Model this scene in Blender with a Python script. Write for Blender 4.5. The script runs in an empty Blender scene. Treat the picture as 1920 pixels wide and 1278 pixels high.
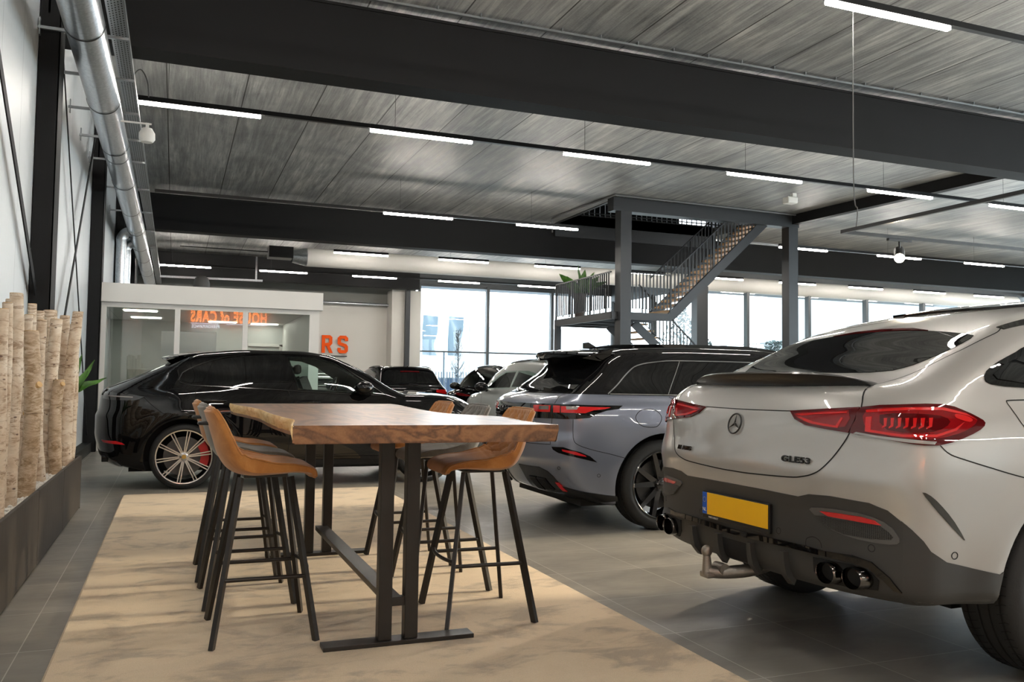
EXPOSURE=1.35; SKY=3; STRIP=45; NEON=12; SPOT=300; SUN=3.5; SUNY=.0; SUNE=.26
import bpy, bmesh, math, random
import numpy as np
from mathutils import Vector, Matrix, geometry
random.seed(7)
SC=bpy.context.scene; COL=SC.collection
PI=math.pi; R=math.radians

# ---------------------------------------------------------------- materials
def NT(name):
    m=bpy.data.materials.new(name); m.use_nodes=True
    nt=m.node_tree; b=nt.nodes['Principled BSDF']
    return m,nt,b
def setp(b,**k):
    names=dict(base='Base Color',metal='Metallic',rough='Roughness',coat='Coat Weight',coatr='Coat Roughness',spec='Specular IOR Level',emit='Emission Color',es='Emission Strength',trans='Transmission Weight',ior='IOR',sheen='Sheen Weight',alpha='Alpha',sheenr='Sheen Roughness')
    for a,v in k.items():
        s=b.inputs[names[a]]
        if a in('base','emit') and len(v)==3: v=(*v,1)
        s.default_value=v
MATS={}
def mat(name,base,rough=.5,metal=0,noise=None,bump=0,bscale=60,**k):
    if name in MATS: return MATS[name]
    m,nt,b=NT(name); setp(b,base=base,rough=rough,metal=metal,**k)
    tc=nt.nodes.new('ShaderNodeTexCoord')
    n=nt.nodes.new('ShaderNodeTexNoise'); n.inputs['Scale'].default_value=(noise or (0,8))[1]; n.inputs['Detail'].default_value=4
    nt.links.new(tc.outputs['Object'],n.inputs['Vector'])
    amt=(noise or (.04,8))[0]
    mix=nt.nodes.new('ShaderNodeMix'); mix.data_type='RGBA'
    mix.inputs[6].default_value=(*[c*(1-amt) for c in base],1); mix.inputs[7].default_value=(*[min(1,c*(1+amt)) for c in base],1)
    nt.links.new(n.outputs['Fac'],mix.inputs[0]); nt.links.new(mix.outputs[2],b.inputs['Base Color'])
    if bump:
        n2=nt.nodes.new('ShaderNodeTexNoise'); n2.inputs['Scale'].default_value=bscale; n2.inputs['Detail'].default_value=3
        nt.links.new(tc.outputs['Object'],n2.inputs['Vector'])
        bp=nt.nodes.new('ShaderNodeBump'); bp.inputs['Strength'].default_value=bump; bp.inputs['Distance'].default_value=.01
        nt.links.new(n2.outputs['Fac'],bp.inputs['Height']); nt.links.new(bp.outputs['Normal'],b.inputs['Normal'])
    MATS[name]=m; return m
class G:
    """small helper to wire nodes"""
    def __init__(s,name): s.m,s.nt,s.b=NT(name); s.tc=s.n('ShaderNodeTexCoord'); MATS[name]=s.m
    def n(s,t,**k):
        x=s.nt.nodes.new(t)
        for a,v in k.items():
            if a.startswith('_'): setattr(x,a[1:],v)
            else:
                key=a.replace('__',' ')
                x.inputs[key].default_value=v
        return x
    def l(s,a,b): s.nt.links.new(a,b)
    def mapping(s,scale=(1,1,1),loc=(0,0,0),rot=(0,0,0),src='Object'):
        m=s.n('ShaderNodeMapping'); m.inputs['Scale'].default_value=scale; m.inputs['Location'].default_value=loc; m.inputs['Rotation'].default_value=rot
        s.l(s.tc.outputs[src],m.inputs['Vector']); return m.outputs['Vector']
    def noise(s,vec,scale=5,detail=4,rough=.5,dist=0):
        x=s.n('ShaderNodeTexNoise'); x.inputs['Scale'].default_value=scale; x.inputs['Detail'].default_value=detail
        x.inputs['Roughness'].default_value=rough; x.inputs['Distortion'].default_value=dist
        s.l(vec,x.inputs['Vector']); return x.outputs['Fac']
    def ramp(s,fac,stops,interp='LINEAR'):
        x=s.n('ShaderNodeValToRGB'); x.color_ramp.interpolation=interp; e=x.color_ramp.elements
        while len(e)<len(stops): e.new(.5)
        for i,(p,c) in enumerate(stops):
            e[i].position=p; e[i].color=(*c,1) if isinstance(c,(tuple,list)) else (c,c,c,1)
        s.l(fac,x.inputs['Fac']); return x.outputs['Color']
    def mix(s,f,a,b,mode='MIX'):
        x=s.n('ShaderNodeMix'); x.data_type='RGBA'; x.blend_type=mode
        for i,v in((0,f),(6,a),(7,b)):
            if isinstance(v,(int,float)): x.inputs[i].default_value=v
            elif isinstance(v,tuple): x.inputs[i].default_value=(*v,1)
            else: s.l(v,x.inputs[i])
        return x.outputs[2]
    def math(s,op,a,b=None,c=None):
        x=s.n('ShaderNodeMath'); x.operation=op
        for i,v in enumerate((a,b,c)):
            if v is None: continue
            if isinstance(v,(int,float)): x.inputs[i].default_value=v
            else: s.l(v,x.inputs[i])
        return x.outputs[0]
    def xyz(s,src='Object'):
        x=s.n('ShaderNodeSeparateXYZ'); s.l(s.tc.outputs[src],x.inputs[0]); return x.outputs
    def bump(s,h,strength=.3,dist=.01):
        x=s.n('ShaderNodeBump'); x.inputs['Strength'].default_value=strength; x.inputs['Distance'].default_value=dist
        s.l(h,x.inputs['Height']); s.l(x.outputs['Normal'],s.b.inputs['Normal'])
    def base(s,c): s.l(c,s.b.inputs['Base Color'])
    def rough(s,c): s.l(c,s.b.inputs['Roughness'])
def glassmat(name,tint=(1,1,1),refl=1.0,ior=1.5):
    m=bpy.data.materials.new(name); m.use_nodes=True; nt=m.node_tree
    for n in list(nt.nodes): nt.nodes.remove(n)
    o=nt.nodes.new('ShaderNodeOutputMaterial'); t=nt.nodes.new('ShaderNodeBsdfTransparent'); g=nt.nodes.new('ShaderNodeBsdfGlossy')
    f=nt.nodes.new('ShaderNodeFresnel'); f.inputs['IOR'].default_value=ior; mx=nt.nodes.new('ShaderNodeMixShader')
    t.inputs['Color'].default_value=(*tint,1); g.inputs['Roughness'].default_value=.01; g.inputs['Color'].default_value=(refl,refl,refl,1)
    ge=nt.nodes.new('ShaderNodeNewGeometry'); iv=nt.nodes.new('ShaderNodeMath'); iv.operation='SUBTRACT'; iv.inputs[0].default_value=1; nt.links.new(ge.outputs['Backfacing'],iv.inputs[1]); mu=nt.nodes.new('ShaderNodeMath'); mu.operation='MULTIPLY'; nt.links.new(f.outputs[0],mu.inputs[0]); nt.links.new(iv.outputs[0],mu.inputs[1])
    nt.links.new(mu.outputs[0],mx.inputs[0]); nt.links.new(t.outputs[0],mx.inputs[1]); nt.links.new(g.outputs[0],mx.inputs[2]); nt.links.new(mx.outputs[0],o.inputs[0])
    MATS[name]=m; return m
def emis(name,c,s):
    m,nt,b=NT(name); setp(b,base=(.8,.8,.8),emit=c,es=s,rough=.6); MATS[name]=m; return m

# ---------------------------------------------------------------- mesh building
class MB:
    def __init__(s): s.v=[];s.f=[];s.mi=[];s.cur=0
    def add(s,vs,fs):
        b=len(s.v); s.v+= [tuple(v) for v in vs]; s.f+=[tuple(b+i for i in f) for f in fs]; s.mi+=[s.cur]*len(fs); return s
    def box(s,x0,x1,y0,y1,z0,z1,bev=0,M=None):
        if bev:
            bm=bmesh.new(); bmesh.ops.create_cube(bm,size=1)
            for v in bm.verts: v.co=Vector((x0+(x1-x0)*(v.co.x+.5),y0+(y1-y0)*(v.co.y+.5),z0+(z1-z0)*(v.co.z+.5)))
            bmesh.ops.bevel(bm,geom=bm.edges[:],offset=bev,segments=2,affect='EDGES',profile=.5)
            s.bm(bm,M); return s
        vs=[(x,y,z) for z in(z0,z1) for y in(y0,y1) for x in(x0,x1)]
        if M: vs=[M@Vector(v) for v in vs]
        return s.add(vs,[(0,2,3,1),(4,5,7,6),(0,1,5,4),(1,3,7,5),(3,2,6,7),(2,0,4,6)])
    def bm(s,bm,M=None):
        bm.verts.index_update()
        s.add([(M@v.co if M else v.co) for v in bm.verts],[[v.index for v in f.verts] for f in bm.faces]); bm.free()
    def beam(s,p,q,w,h,up=(0,0,1),off=0):
        """rectangular bar from p to q, w wide (sideways) and h high"""
        p=Vector(p);q=Vector(q);d=(q-p).normalized();up=Vector(up)
        sd=d.cross(up)
        if sd.length<1e-4: sd=d.cross(Vector((1,0,0)))
        sd.normalize();u=sd.cross(d).normalized()
        vs=[c+sd*(a*w/2)+u*(b*h/2) for c in(p,q) for b in(-1,1) for a in(-1,1)]
        return s.add(vs,[(0,1,3,2),(4,6,7,5),(0,4,5,1),(1,5,7,3),(3,7,6,2),(2,6,4,0)])
    def tube(s,pts,r,n=10,caps=True,close=False):
        pts=[Vector(p) for p in pts]; N=len(pts); rs=list(np.interp(np.linspace(0,1,N),np.linspace(0,1,len(r)),r)) if isinstance(r,(list,tuple)) else [r]*N
        vs=[];prev=None
        for i,p in enumerate(pts):
            if close: t=(pts[(i+1)%N]-pts[i-1]).normalized()
            else: t=(pts[min(i+1,N-1)]-pts[max(i-1,0)]).normalized()
            if prev is None:
                a=t.cross(Vector((0,0,1)))
                if a.length<1e-3: a=t.cross(Vector((1,0,0)))
            else: a=prev-t*prev.dot(t)
            a.normalize(); prev=a; b=t.cross(a)
            for k in range(n):
                th=2*PI*k/n; vs.append(p+(a*math.cos(th)+b*math.sin(th))*rs[i])
        fs=[]
        for i in range(N if close else N-1):
            j=(i+1)%N
            for k in range(n): fs.append((i*n+k,i*n+(k+1)%n,j*n+(k+1)%n,j*n+k))
        if caps and not close: fs.append(tuple(range(n))[::-1]); fs.append(tuple((N-1)*n+k for k in range(n)))
        return s.add(vs,fs)
    def lathe(s,prof,n=48,axis='z',c=(0,0,0),close=False,ang=2*PI):
        """prof: (radius, height) pairs turned about the axis"""
        vs=[];m=len(prof);full=abs(ang-2*PI)<1e-6;N=n if full else n+1
        for k in range(N):
            th=ang*k/n;ct,st=math.cos(th),math.sin(th)
            for (r,h) in prof:
                if axis=='z': vs.append((c[0]+r*ct,c[1]+r*st,c[2]+h))
                elif axis=='y': vs.append((c[0]+r*ct,c[1]+h,c[2]+r*st))
                else: vs.append((c[0]+h,c[1]+r*ct,c[2]+r*st))
        fs=[]
        for k in range(n):
            k2=(k+1)%N
            for j in range(m if close else m-1):
                j2=(j+1)%m
                f=(k*m+j,k2*m+j,k2*m+j2,k*m+j2)
                fs.append(f if axis!='y' else f[::-1])
        return s.add(vs,fs)
    def prism(s,poly,ext,plane='xy',lo=0):
        """poly 2-D points extruded from lo to ext along the third axis"""
        n=len(poly)
        def P(a,b,c): return {'xy':(a,b,c),'xz':(a,c,b),'yz':(c,a,b)}[plane]
        vs=[P(a,b,lo) for a,b in poly]+[P(a,b,ext) for a,b in poly]
        return s.add(vs,[tuple(range(n))[::-1],tuple(range(n,2*n))]+[(i,(i+1)%n,n+(i+1)%n,n+i) for i in range(n)])
    def grid(s,nu,nv,fn,wrapu=False):
        vs=[fn(i/(nu if wrapu else nu-1),j/(nv-1)) for i in range(nu) for j in range(nv)]
        fs=[(i*nv+j,((i+1)%nu)*nv+j,((i+1)%nu)*nv+j+1,i*nv+j+1) for i in range(nu if wrapu else nu-1) for j in range(nv-1)]
        return s.add(vs,fs)
    def ellipsoid(s,c,r,n=16,m=10):
        b=len(s.v)
        vs=[(c[0]+r[0]*math.sin(PI*j/m)*math.cos(2*PI*i/n),c[1]+r[1]*math.sin(PI*j/m)*math.sin(2*PI*i/n),c[2]+r[2]*math.cos(PI*j/m)) for i in range(n) for j in range(m+1)]
        fs=[(i*(m+1)+j,i*(m+1)+j+1,((i+1)%n)*(m+1)+j+1,((i+1)%n)*(m+1)+j) for i in range(n) for j in range(m)]
        return s.add(vs,fs)
    def mesh(s,name,mats,smooth=None):
        me=bpy.data.meshes.new(name); me.from_pydata([tuple(v) for v in s.v],[],s.f)
        for m in (mats if isinstance(mats,(list,tuple)) else [mats]): me.materials.append(m)
        if any(s.mi): me.polygons.foreach_set('material_index',s.mi)
        bm=bmesh.new(); bm.from_mesh(me); bmesh.ops.recalc_face_normals(bm,faces=bm.faces); bm.to_mesh(me); bm.free()
        if smooth is not None:
            me.polygons.foreach_set('use_smooth',[True]*len(me.polygons)); me.set_sharp_from_angle(angle=R(smooth))
        me.update(); return me
    def build(s,name,mats,parent=None,smooth=None,loc=None,rotz=0,origin=None):
        me=s.mesh(name,mats,smooth)
        if origin is not None:
            me.transform(Matrix.Translation(-Vector(origin))); loc=origin
        o=bpy.data.objects.new(name,me); COL.objects.link(o)
        if parent is not None: o.parent=parent
        if loc is not None: o.location=loc
        if rotz: o.rotation_euler[2]=rotz
        return o
def tag(o,label=None,cat=None,group=None,kind=None):
    if label: o['label']=label
    if cat: o['category']=cat
    if group: o['group']=group
    if kind: o['kind']=kind
    return o
def empty(name,loc=(0,0,0),rotz=0,**k):
    o=bpy.data.objects.new(name,None); COL.objects.link(o); o.location=loc; o.rotation_euler=(0,0,rotz); o.empty_display_size=.1
    return tag(o,**k)
def struct(o): o['kind']='structure'; return o
def dup(root,loc=None,rotz=None,**k):
    """a thing copied with its parts and their sub-parts"""
    r=root.copy(); COL.objects.link(r)
    if loc is not None: r.location=loc
    if rotz is not None: r.rotation_euler=(0,0,rotz)
    tag(r,**k)
    for ch in list(root.children):
        c=ch.copy(); COL.objects.link(c); c.parent=r
        for g in list(ch.children):
            d=g.copy(); COL.objects.link(d); d.parent=c
    return r
def text_mesh(name,txt,size,ext=.01,bevel=0,outline=0,align='CENTER',spacing=1.0,shear=0,bold=0):
    c=bpy.data.curves.new(name,'FONT'); c.body=txt; c.size=size; c.align_x=align; c.space_character=spacing; c.shear=shear
    c.resolution_u=4; c.offset=bold
    if outline: c.fill_mode='NONE'; c.bevel_depth=outline; c.bevel_resolution=2; c.extrude=0
    else: c.extrude=ext; c.bevel_depth=bevel; c.bevel_resolution=1
    o=bpy.data.objects.new(name,c); COL.objects.link(o)
    bpy.context.view_layer.update()
    me=bpy.data.meshes.new_from_object(o.evaluated_get(bpy.context.evaluated_depsgraph_get()))
    bpy.data.objects.remove(o); bpy.data.curves.remove(c); me.name=name
    me.materials.clear()
    return me
def mesh_obj(name,me,m,parent=None,M=None):
    if M is not None: me.transform(M)
    me.materials.clear(); me.materials.append(m)
    o=bpy.data.objects.new(name,me); COL.objects.link(o)
    if parent is not None: o.parent=parent
    return o
def catmull(pts,n=6,close=False):
    P=[np.array(p,float) for p in pts];N=len(P);out=[]
    for i in range(N if close else N-1):
        if close: a,b,c,d=P[i-1],P[i],P[(i+1)%N],P[(i+2)%N]
        else: a,b,c,d=P[max(i-1,0)],P[i],P[i+1],P[min(i+2,N-1)]
        for k in range(n):
            t=k/n; out.append(.5*((2*b)+(c-a)*t+(2*a-5*b+4*c-d)*t*t+(3*b-a-3*c+d)*t**3))
    if not close: out.append(P[-1])
    return out
def pchip(tab):
    X=np.array([t[0] for t in tab],float);Y=np.array([t[1] for t in tab],float)
    h=np.diff(X);d=np.diff(Y)/h;m=np.zeros(len(X))
    m[0]=d[0];m[-1]=d[-1]
    for i in range(1,len(X)-1):
        if d[i-1]*d[i]>0:
            w1=2*h[i]+h[i-1];w2=h[i]+2*h[i-1];m[i]=(w1+w2)/(w1/d[i-1]+w2/d[i])
    def f(x):
        x=np.clip(x,X[0],X[-1]);i=np.clip(np.searchsorted(X,x,side='right')-1,0,len(X)-2)
        t=(x-X[i])/h[i]
        return (1+2*t)*(1-t)**2*Y[i]+t*(1-t)**2*h[i]*m[i]+t*t*(3-2*t)*Y[i+1]+t*t*(t-1)*h[i]*m[i+1]
    return f
def smax(a,b,k):
    h=np.maximum(k-np.abs(a-b),0)/k
    return np.maximum(a,b)+h*h*k*.25
class Shape:
    """a car body as the smooth intersection of its side, top, rear and front outlines"""
    def __init__(s,S):
        s.S=S;g=lambda k:pchip(S[k])
        s.top=g('top');s.w=g('w');s.plan=g('plan');s.gplan=g('gplan');s.rear=g('rear');s.front=g('front');s.bot=g('bot')
        s.kt,s.kr,s.kf,s.kb=S['k'];s.L=S['L']
    def width(s,x,z):
        w=s.w(z);S=s.S;b0,b1=S['belt']
        t=np.clip((z-b0)/(b1-b0),0,1);t=t*t*(3-2*t)
        w=w*(s.plan(x)*(1-t)+s.gplan(x)*t)
        for (wx,wz,R,amp) in S['flare']:
            d=np.hypot(x-wx,z-wz)
            w=w+amp*np.clip(1-np.abs(d-R)/.16,0,1)**2*(z>wz-.35)*(3-2*np.clip(1-np.abs(d-R)/.16,0,1))
        if 'side' in S: w=w+S['side'](x,z)
        return w
    def f(s,x,y,z):
        a=np.abs(y);S=s.S
        gs=a-s.width(x,z)
        gt=z-(s.top(x)-S['crown']*(a/.9)**2)
        gr=s.rear(z)+S['rbow'][0]*(a/.95)**S['rbow'][1]+(S['rearx'](a,z) if 'rearx' in S else 0)-x
        gf=x-(s.front(z)-S['fbow'][0]*(a/.95)**S['fbow'][1])
        gb=s.bot(x)-z
        v=smax(gs,gt,s.kt);v=smax(v,gr,s.kr);v=smax(v,gf,s.kf);v=smax(v,gb,s.kb)
        return v
    def trace(s,o,d,tmax,n=26,pre=0):
        """first sign change outwards along rays o+t d starting inside"""
        lo=np.zeros(len(d));hi=np.full(len(d),tmax)
        for i in range(n):
            m=(lo+hi)/2;p=o+d*m[:,None];ins=s.f(p[:,0],p[:,1],p[:,2])<0
            lo=np.where(ins,m,lo);hi=np.where(ins,hi,m)
        return o+d*((lo+hi)/2)[:,None]
    def inward(s,p0,d,tmax,steps=240):
        """march from outside along d until entering the body; rays that miss are nan"""
        p0=np.asarray(p0,float);d=np.asarray(d,float)
        t=np.zeros(len(p0));hit=np.zeros(len(p0),bool);st=tmax/steps
        for i in range(steps):
            p=p0+d*(t[:,None]+st);ins=s.f(p[:,0],p[:,1],p[:,2])<0
            hit|=ins;t=np.where(hit,t,t+st)
            if hit.all():break
        lo=t.copy();hi=t+st
        for i in range(20):
            m=(lo+hi)/2;p=p0+d*m[:,None];ins=s.f(p[:,0],p[:,1],p[:,2])<0
            hi=np.where(ins,m,hi);lo=np.where(ins,lo,m)
        r=p0+d*((lo+hi)/2)[:,None];r[~hit]=np.nan
        return r
    def normal(s,p):
        e=2e-3;g=np.zeros_like(p)
        for i in range(3):
            q=p.copy();q[:,i]+=e;r=p.copy();r[:,i]-=e
            g[:,i]=s.f(q[:,0],q[:,1],q[:,2])-s.f(r[:,0],r[:,1],r[:,2])
        return g/(np.linalg.norm(g,axis=1)[:,None]+1e-9)
    def grid(s,nr=200,dx=.025,cap=.9,nc=36,zc=.72):
        th=np.linspace(0,2*np.pi,nr,endpoint=False);rows=[]
        O=[];D=[]
        A=np.linspace(np.pi/2,0,nc+1)[1:]
        for a in A[::-1][:-0 or None]: pass
        for a in np.linspace(np.pi/2-.03,0,nc,endpoint=False):
            for t in th: O.append((cap,0,zc));D.append((-np.sin(a),np.cos(t)*np.cos(a),np.sin(t)*np.cos(a)))
        n=int((s.L-2*cap)/dx)
        for i in range(n+1):
            x=cap+(s.L-2*cap)*i/n
            for t in th: O.append((x,0,zc));D.append((0,np.cos(t),np.sin(t)))
        for a in np.linspace(0,np.pi/2-.03,nc+1)[1:]:
            for t in th: O.append((s.L-cap,0,zc));D.append((np.sin(a),np.cos(t)*np.cos(a),np.sin(t)*np.cos(a)))
        O=np.array(O,float);D=np.array(D,float)
        P=s.trace(O,D,3.);m=len(P)//nr
        F=[]
        for i in range(m-1):
            for j in range(nr):
                k=(j+1)%nr;F.append((i*nr+j,i*nr+k,(i+1)*nr+k,(i+1)*nr+j))
        ends=s.trace(np.array([[cap,0,zc],[s.L-cap,0,zc]],float),np.array([[-1,0,0],[1,0,0]],float),3.)
        b=len(P);P=np.vstack([P,ends])
        for j in range(nr):
            k=(j+1)%nr;F.append((b,k,j));F.append((b+1,(m-1)*nr+j,(m-1)*nr+k))
        return P,F
GLE=dict(L=4.93,
 top=[(0,1.0),(.10,1.20),(.17,1.262),(.3,1.285),(.43,1.318),(.7,1.43),(1.0,1.56),(1.35,1.65),(1.7,1.705),(2.2,1.73),(2.7,1.70),(3.1,1.635),(3.5,1.46),(3.85,1.24),(4.0,1.17),(4.3,1.12),(4.7,1.02),(4.9,.9),(5,.8)],
 w=[(.15,.88),(.3,.945),(.45,.972),(.65,.985),(.9,.985),(1.02,.965),(1.12,.93),(1.22,.875),(1.32,.82),(1.45,.745),(1.6,.66),(1.75,.56)],
 plan=[(0,.965),(.3,.975),(.6,.98),(1.0,1.0),(3.9,1.0),(4.4,.97),(4.93,.88)],
 gplan=[(0,.95),(.4,.97),(.8,1.01),(1.4,1.04),(2.2,1.06),(3.2,1.03),(3.9,.95),(4.93,.85)],belt=(1.05,1.35),
 rear=[(.15,.55),(.28,.30),(.36,.09),(.42,.04),(.5,.03),(.68,.032),(.78,.016),(.86,.006),(.95,.028),(1.1,.055),(1.2,.10),(1.26,.16),(1.32,.3),(1.8,1.2)],
 front=[(.1,4.6),(.3,4.85),(.6,4.93),(.9,4.9),(1.1,4.6),(1.8,4.0)],
 bot=[(0,.36),(.3,.375),(.6,.365),(.85,.28),(1.5,.22),(4.2,.2),(4.93,.28)],k=(.11,.08,.2,.05),crown=.04,rbow=(.17,3.6),fbow=(.4,2.5),
 flare=[(1.06,.39,.50,.02),(4.10,.39,.50,.02)])
VEL=dict(L=4.75,
 top=[(0,1.0),(.05,1.10),(.12,1.145),(.3,1.2),(.45,1.33),(.62,1.47),(.66,1.55),(.75,1.565),(1.1,1.595),(1.6,1.61),(2.2,1.61),(2.7,1.56),(3.1,1.43),(3.45,1.2),(3.6,1.12),(4.0,1.08),(4.5,1.0),(4.7,.88),(4.8,.8)],
 w=[(.15,.87),(.3,.92),(.45,.94),(.65,.955),(.9,.95),(1.0,.935),(1.08,.91),(1.14,.86),(1.2,.83),(1.4,.745),(1.55,.67),(1.7,.58)],
 plan=[(0,.86),(.3,.92),(.7,.97),(1.1,1.0),(3.7,1.0),(4.3,.96),(4.75,.86)],
 gplan=[(0,.88),(.5,.93),(1.2,1.0),(2.2,1.03),(3.2,1.0),(3.8,.93),(4.75,.85)],belt=(1.0,1.2),
 rear=[(.15,.5),(.25,.34),(.33,.16),(.45,.07),(.6,.0),(.75,.0),(.85,.03),(.98,.03),(1.06,.035),(1.12,.075),(1.2,.24),(1.33,.44),(1.47,.6),(1.6,.8)],
 front=[(.1,4.45),(.3,4.68),(.6,4.75),(.85,4.72),(1.0,4.5),(1.8,4.0)],
 bot=[(0,.3),(.3,.24),(.7,.21),(4.1,.21),(4.75,.28)],k=(.09,.08,.2,.06),crown=.05,rbow=(.26,2.8),fbow=(.4,2.5),
 flare=[(1.07,.38,.50,.015),(3.9,.38,.50,.015)])
CAY=dict(L=4.85,
 top=[(0,1.0),(.06,1.09),(.133,1.145),(.4,1.275),(.72,1.43),(.9,1.53),(1.18,1.575),(1.74,1.617),(2.23,1.617),(2.61,1.575),(2.83,1.49),(3.13,1.34),(3.40,1.18),(3.56,1.12),(3.7,1.12),(4.09,1.10),(4.49,1.03),(4.69,.97),(4.82,.88),(4.9,.75)],
 w=[(.15,.87),(.3,.92),(.45,.945),(.62,.955),(.85,.955),(.98,.935),(1.08,.905),(1.16,.865),(1.25,.82),(1.4,.745),(1.55,.655),(1.7,.56)],
 plan=[(0,.88),(.3,.93),(.7,.975),(1.0,1.0),(3.8,1.0),(4.4,.95),(4.85,.84)],
 gplan=[(0,.86),(.5,.93),(1.2,1.0),(2.2,1.03),(3.2,1.0),(3.8,.93),(4.85,.85)],belt=(1.02,1.25),
 rear=[(.15,.55),(.22,.30),(.3,.10),(.38,.05),(.46,.03),(.62,.0),(.8,.0),(.9,.035),(.98,.045),(1.06,.05),(1.1,.07),(1.16,.16),(1.43,.74),(1.8,1.5)],
 front=[(.1,4.55),(.3,4.75),(.6,4.85),(.8,4.82),(.95,4.65),(1.8,4.0)],
 bot=[(0,.28),(.3,.24),(.7,.2),(4.1,.2),(4.85,.26)],k=(.10,.09,.2,.06),crown=.04,rbow=(.26,2.6),fbow=(.42,2.4),
 flare=[(.98,.365,.47,.015),(3.81,.365,.47,.015)])
# ---------------------------------------------------------------- camera
H=1.24; FPX=1609.16; yaw,pit,rol=0.374140,0.0494517,0.0131724
_F=Vector((math.sin(yaw)*math.cos(pit),math.cos(yaw)*math.cos(pit),math.sin(pit)))
_r=Vector((math.cos(yaw),-math.sin(yaw),0)); _u=_r.cross(_F)
_R=_r*math.cos(rol)+_u*math.sin(rol); _U=-_r*math.sin(rol)+_u*math.cos(rol)
cd=bpy.data.cameras.new('camera'); cd.sensor_width=36; cd.lens=36*FPX/1920; cd.clip_start=.05; cd.clip_end=400
cam=bpy.data.objects.new('camera',cd); COL.objects.link(cam)
cam.matrix_world=Matrix(((_R.x,_U.x,-_F.x,0),(_R.y,_U.y,-_F.y,0),(_R.z,_U.z,-_F.z,H),(0,0,0,1)))
SC.camera=cam
vs=SC.view_settings; vs.view_transform='Standard'; vs.look='None'; vs.gamma=1; vs.use_curve_mapping=False; vs.exposure=EXPOSURE
w=bpy.data.worlds.new('overcast_sky'); SC.world=w; w.use_nodes=True
nt=w.node_tree; bg=nt.nodes['Background']
tc=nt.nodes.new('ShaderNodeTexCoord'); sp=nt.nodes.new('ShaderNodeSeparateXYZ'); nt.links.new(tc.outputs['Generated'],sp.inputs[0])
rp=nt.nodes.new('ShaderNodeValToRGB'); rp.color_ramp.elements[0].color=(.86,.93,1,1); rp.color_ramp.elements[1].color=(.75,.87,1,1)
nt.links.new(sp.outputs['Z'],rp.inputs['Fac']); nt.links.new(rp.outputs['Color'],bg.inputs['Color']); bg.inputs['Strength'].default_value=SKY

# ---------------------------------------------------------------- shared materials
g=G('floor_tile')
X=g.xyz()
# grout lines of the tile grid
def tilefac(g,c,size,off,wd):
    m=g.math('PINGPONG',g.math('ADD',c,off),size/2)
    return g.math('LESS_THAN',m,wd)
gx=tilefac(g,X[0],.6,.018,.0024); gy=tilefac(g,X[1],.70,.43,.0024)
line=g.math('MAXIMUM',gx,gy)
n1=g.noise(g.mapping((.8,1.6,1)),2.2,6,.6,.6); n2=g.noise(g.mapping((1,3,1)),9,5,.6,.3); n3=g.noise(g.mapping(),60,3)
cell=g.n('ShaderNodeTexWhiteNoise'); cell.noise_dimensions='2D'
cv=g.n('ShaderNodeCombineXYZ'); g.l(g.math('FLOOR',g.math('DIVIDE',g.math('ADD',X[0],.018),.6)),cv.inputs[0]); g.l(g.math('FLOOR',g.math('DIVIDE',g.math('ADD',X[1],.43),.7)),cv.inputs[1]); g.l(cv.outputs[0],cell.inputs[0])
c=g.ramp(n1,[(.3,(.19,.178,.157)),(.55,(.285,.267,.232)),(.75,(.40,.37,.32))])
c=g.mix(.35,c,g.ramp(n2,[(.35,(.10,.10,.095)),(.7,(.20,.195,.18))]))
c=g.mix(.5,c,g.ramp(cell.outputs['Value'],[(0,(.8,.8,.8)),(1,(1.15,1.15,1.15))]),'MULTIPLY')
c=g.mix(line,c,(.46,.45,.42)); g.base(c)
g.rough(g.ramp(n2,[(.3,.30),(.7,.42)])); g.bump(n3,.04,.002)
M_FLOOR=g.m; g.b.inputs['Specular IOR Level'].default_value=.5
g=G('concrete_plank')
X=g.xyz()
seam=g.math('LESS_THAN',g.math('PINGPONG',g.math('ADD',X[0],.25),.6),.010)
st=g.noise(g.mapping((6,.35,1)),1.6,6,.62,.4); st2=g.noise(g.mapping((26,.8,1)),1.5,4,.6,.2); cl=g.noise(g.mapping((1,.6,1)),.9,5,.6,1.0); fine=g.noise(g.mapping(),40,3)
plank=g.n('ShaderNodeTexWhiteNoise'); plank.noise_dimensions='1D'; g.l(g.math('FLOOR',g.math('DIVIDE',g.math('ADD',X[0],.25),1.2)),plank.inputs['W'])
c=g.ramp(st,[(.30,(.11,.115,.12)),(.48,(.26,.265,.26)),(.70,(.56,.56,.54))])
c=g.mix(.3,c,g.ramp(st2,[(.33,(.10,.10,.10)),(.66,(.50,.50,.48))]))
c=g.mix(.55,c,g.ramp(cl,[(.32,(.42,.44,.47)),(.66,(1.35,1.32,1.25))]),'MULTIPLY')
c=g.mix(.5,c,g.ramp(plank.outputs['Value'],[(0,(.75,.76,.78)),(1,(1.2,1.2,1.2))]),'MULTIPLY')
c=g.mix(.12,c,g.ramp(fine,[(.3,0),(.7,.4)]))
c=g.mix(seam,c,(.03,.028,.025)); g.base(c); g.rough(g.ramp(st,[(.3,.42),(.7,.62)])); g.bump(st2,.15,.004)
M_CONC=g.m
g=G('sandwich_panel')
X=g.xyz()
rib=g.math('PINGPONG',X[1],.025); ribn=g.noise(g.mapping((1,30,.02)),3,3)
joint=g.math('LESS_THAN',g.math('PINGPONG',X[1],.5),.004)
h=g.math('ADD',g.math('MULTIPLY',rib,40),g.math('MULTIPLY',ribn,.3)); g.bump(h,.5,.006)
c=g.mix(joint,(.62,.64,.65),(.25,.26,.27)); g.base(c); setp(g.b,rough=.44,metal=.15,spec=.4)
M_PANEL=g.m
M_STEEL=mat('charcoal_steel',(.012,.012,.0125),.6,0,noise=(.12,1.5),bump=.02,bscale=30,spec=.15)
M_STEELG=mat('grey_steel',(.034,.036,.039),.42,.15,noise=(.1,2),spec=.4)
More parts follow.
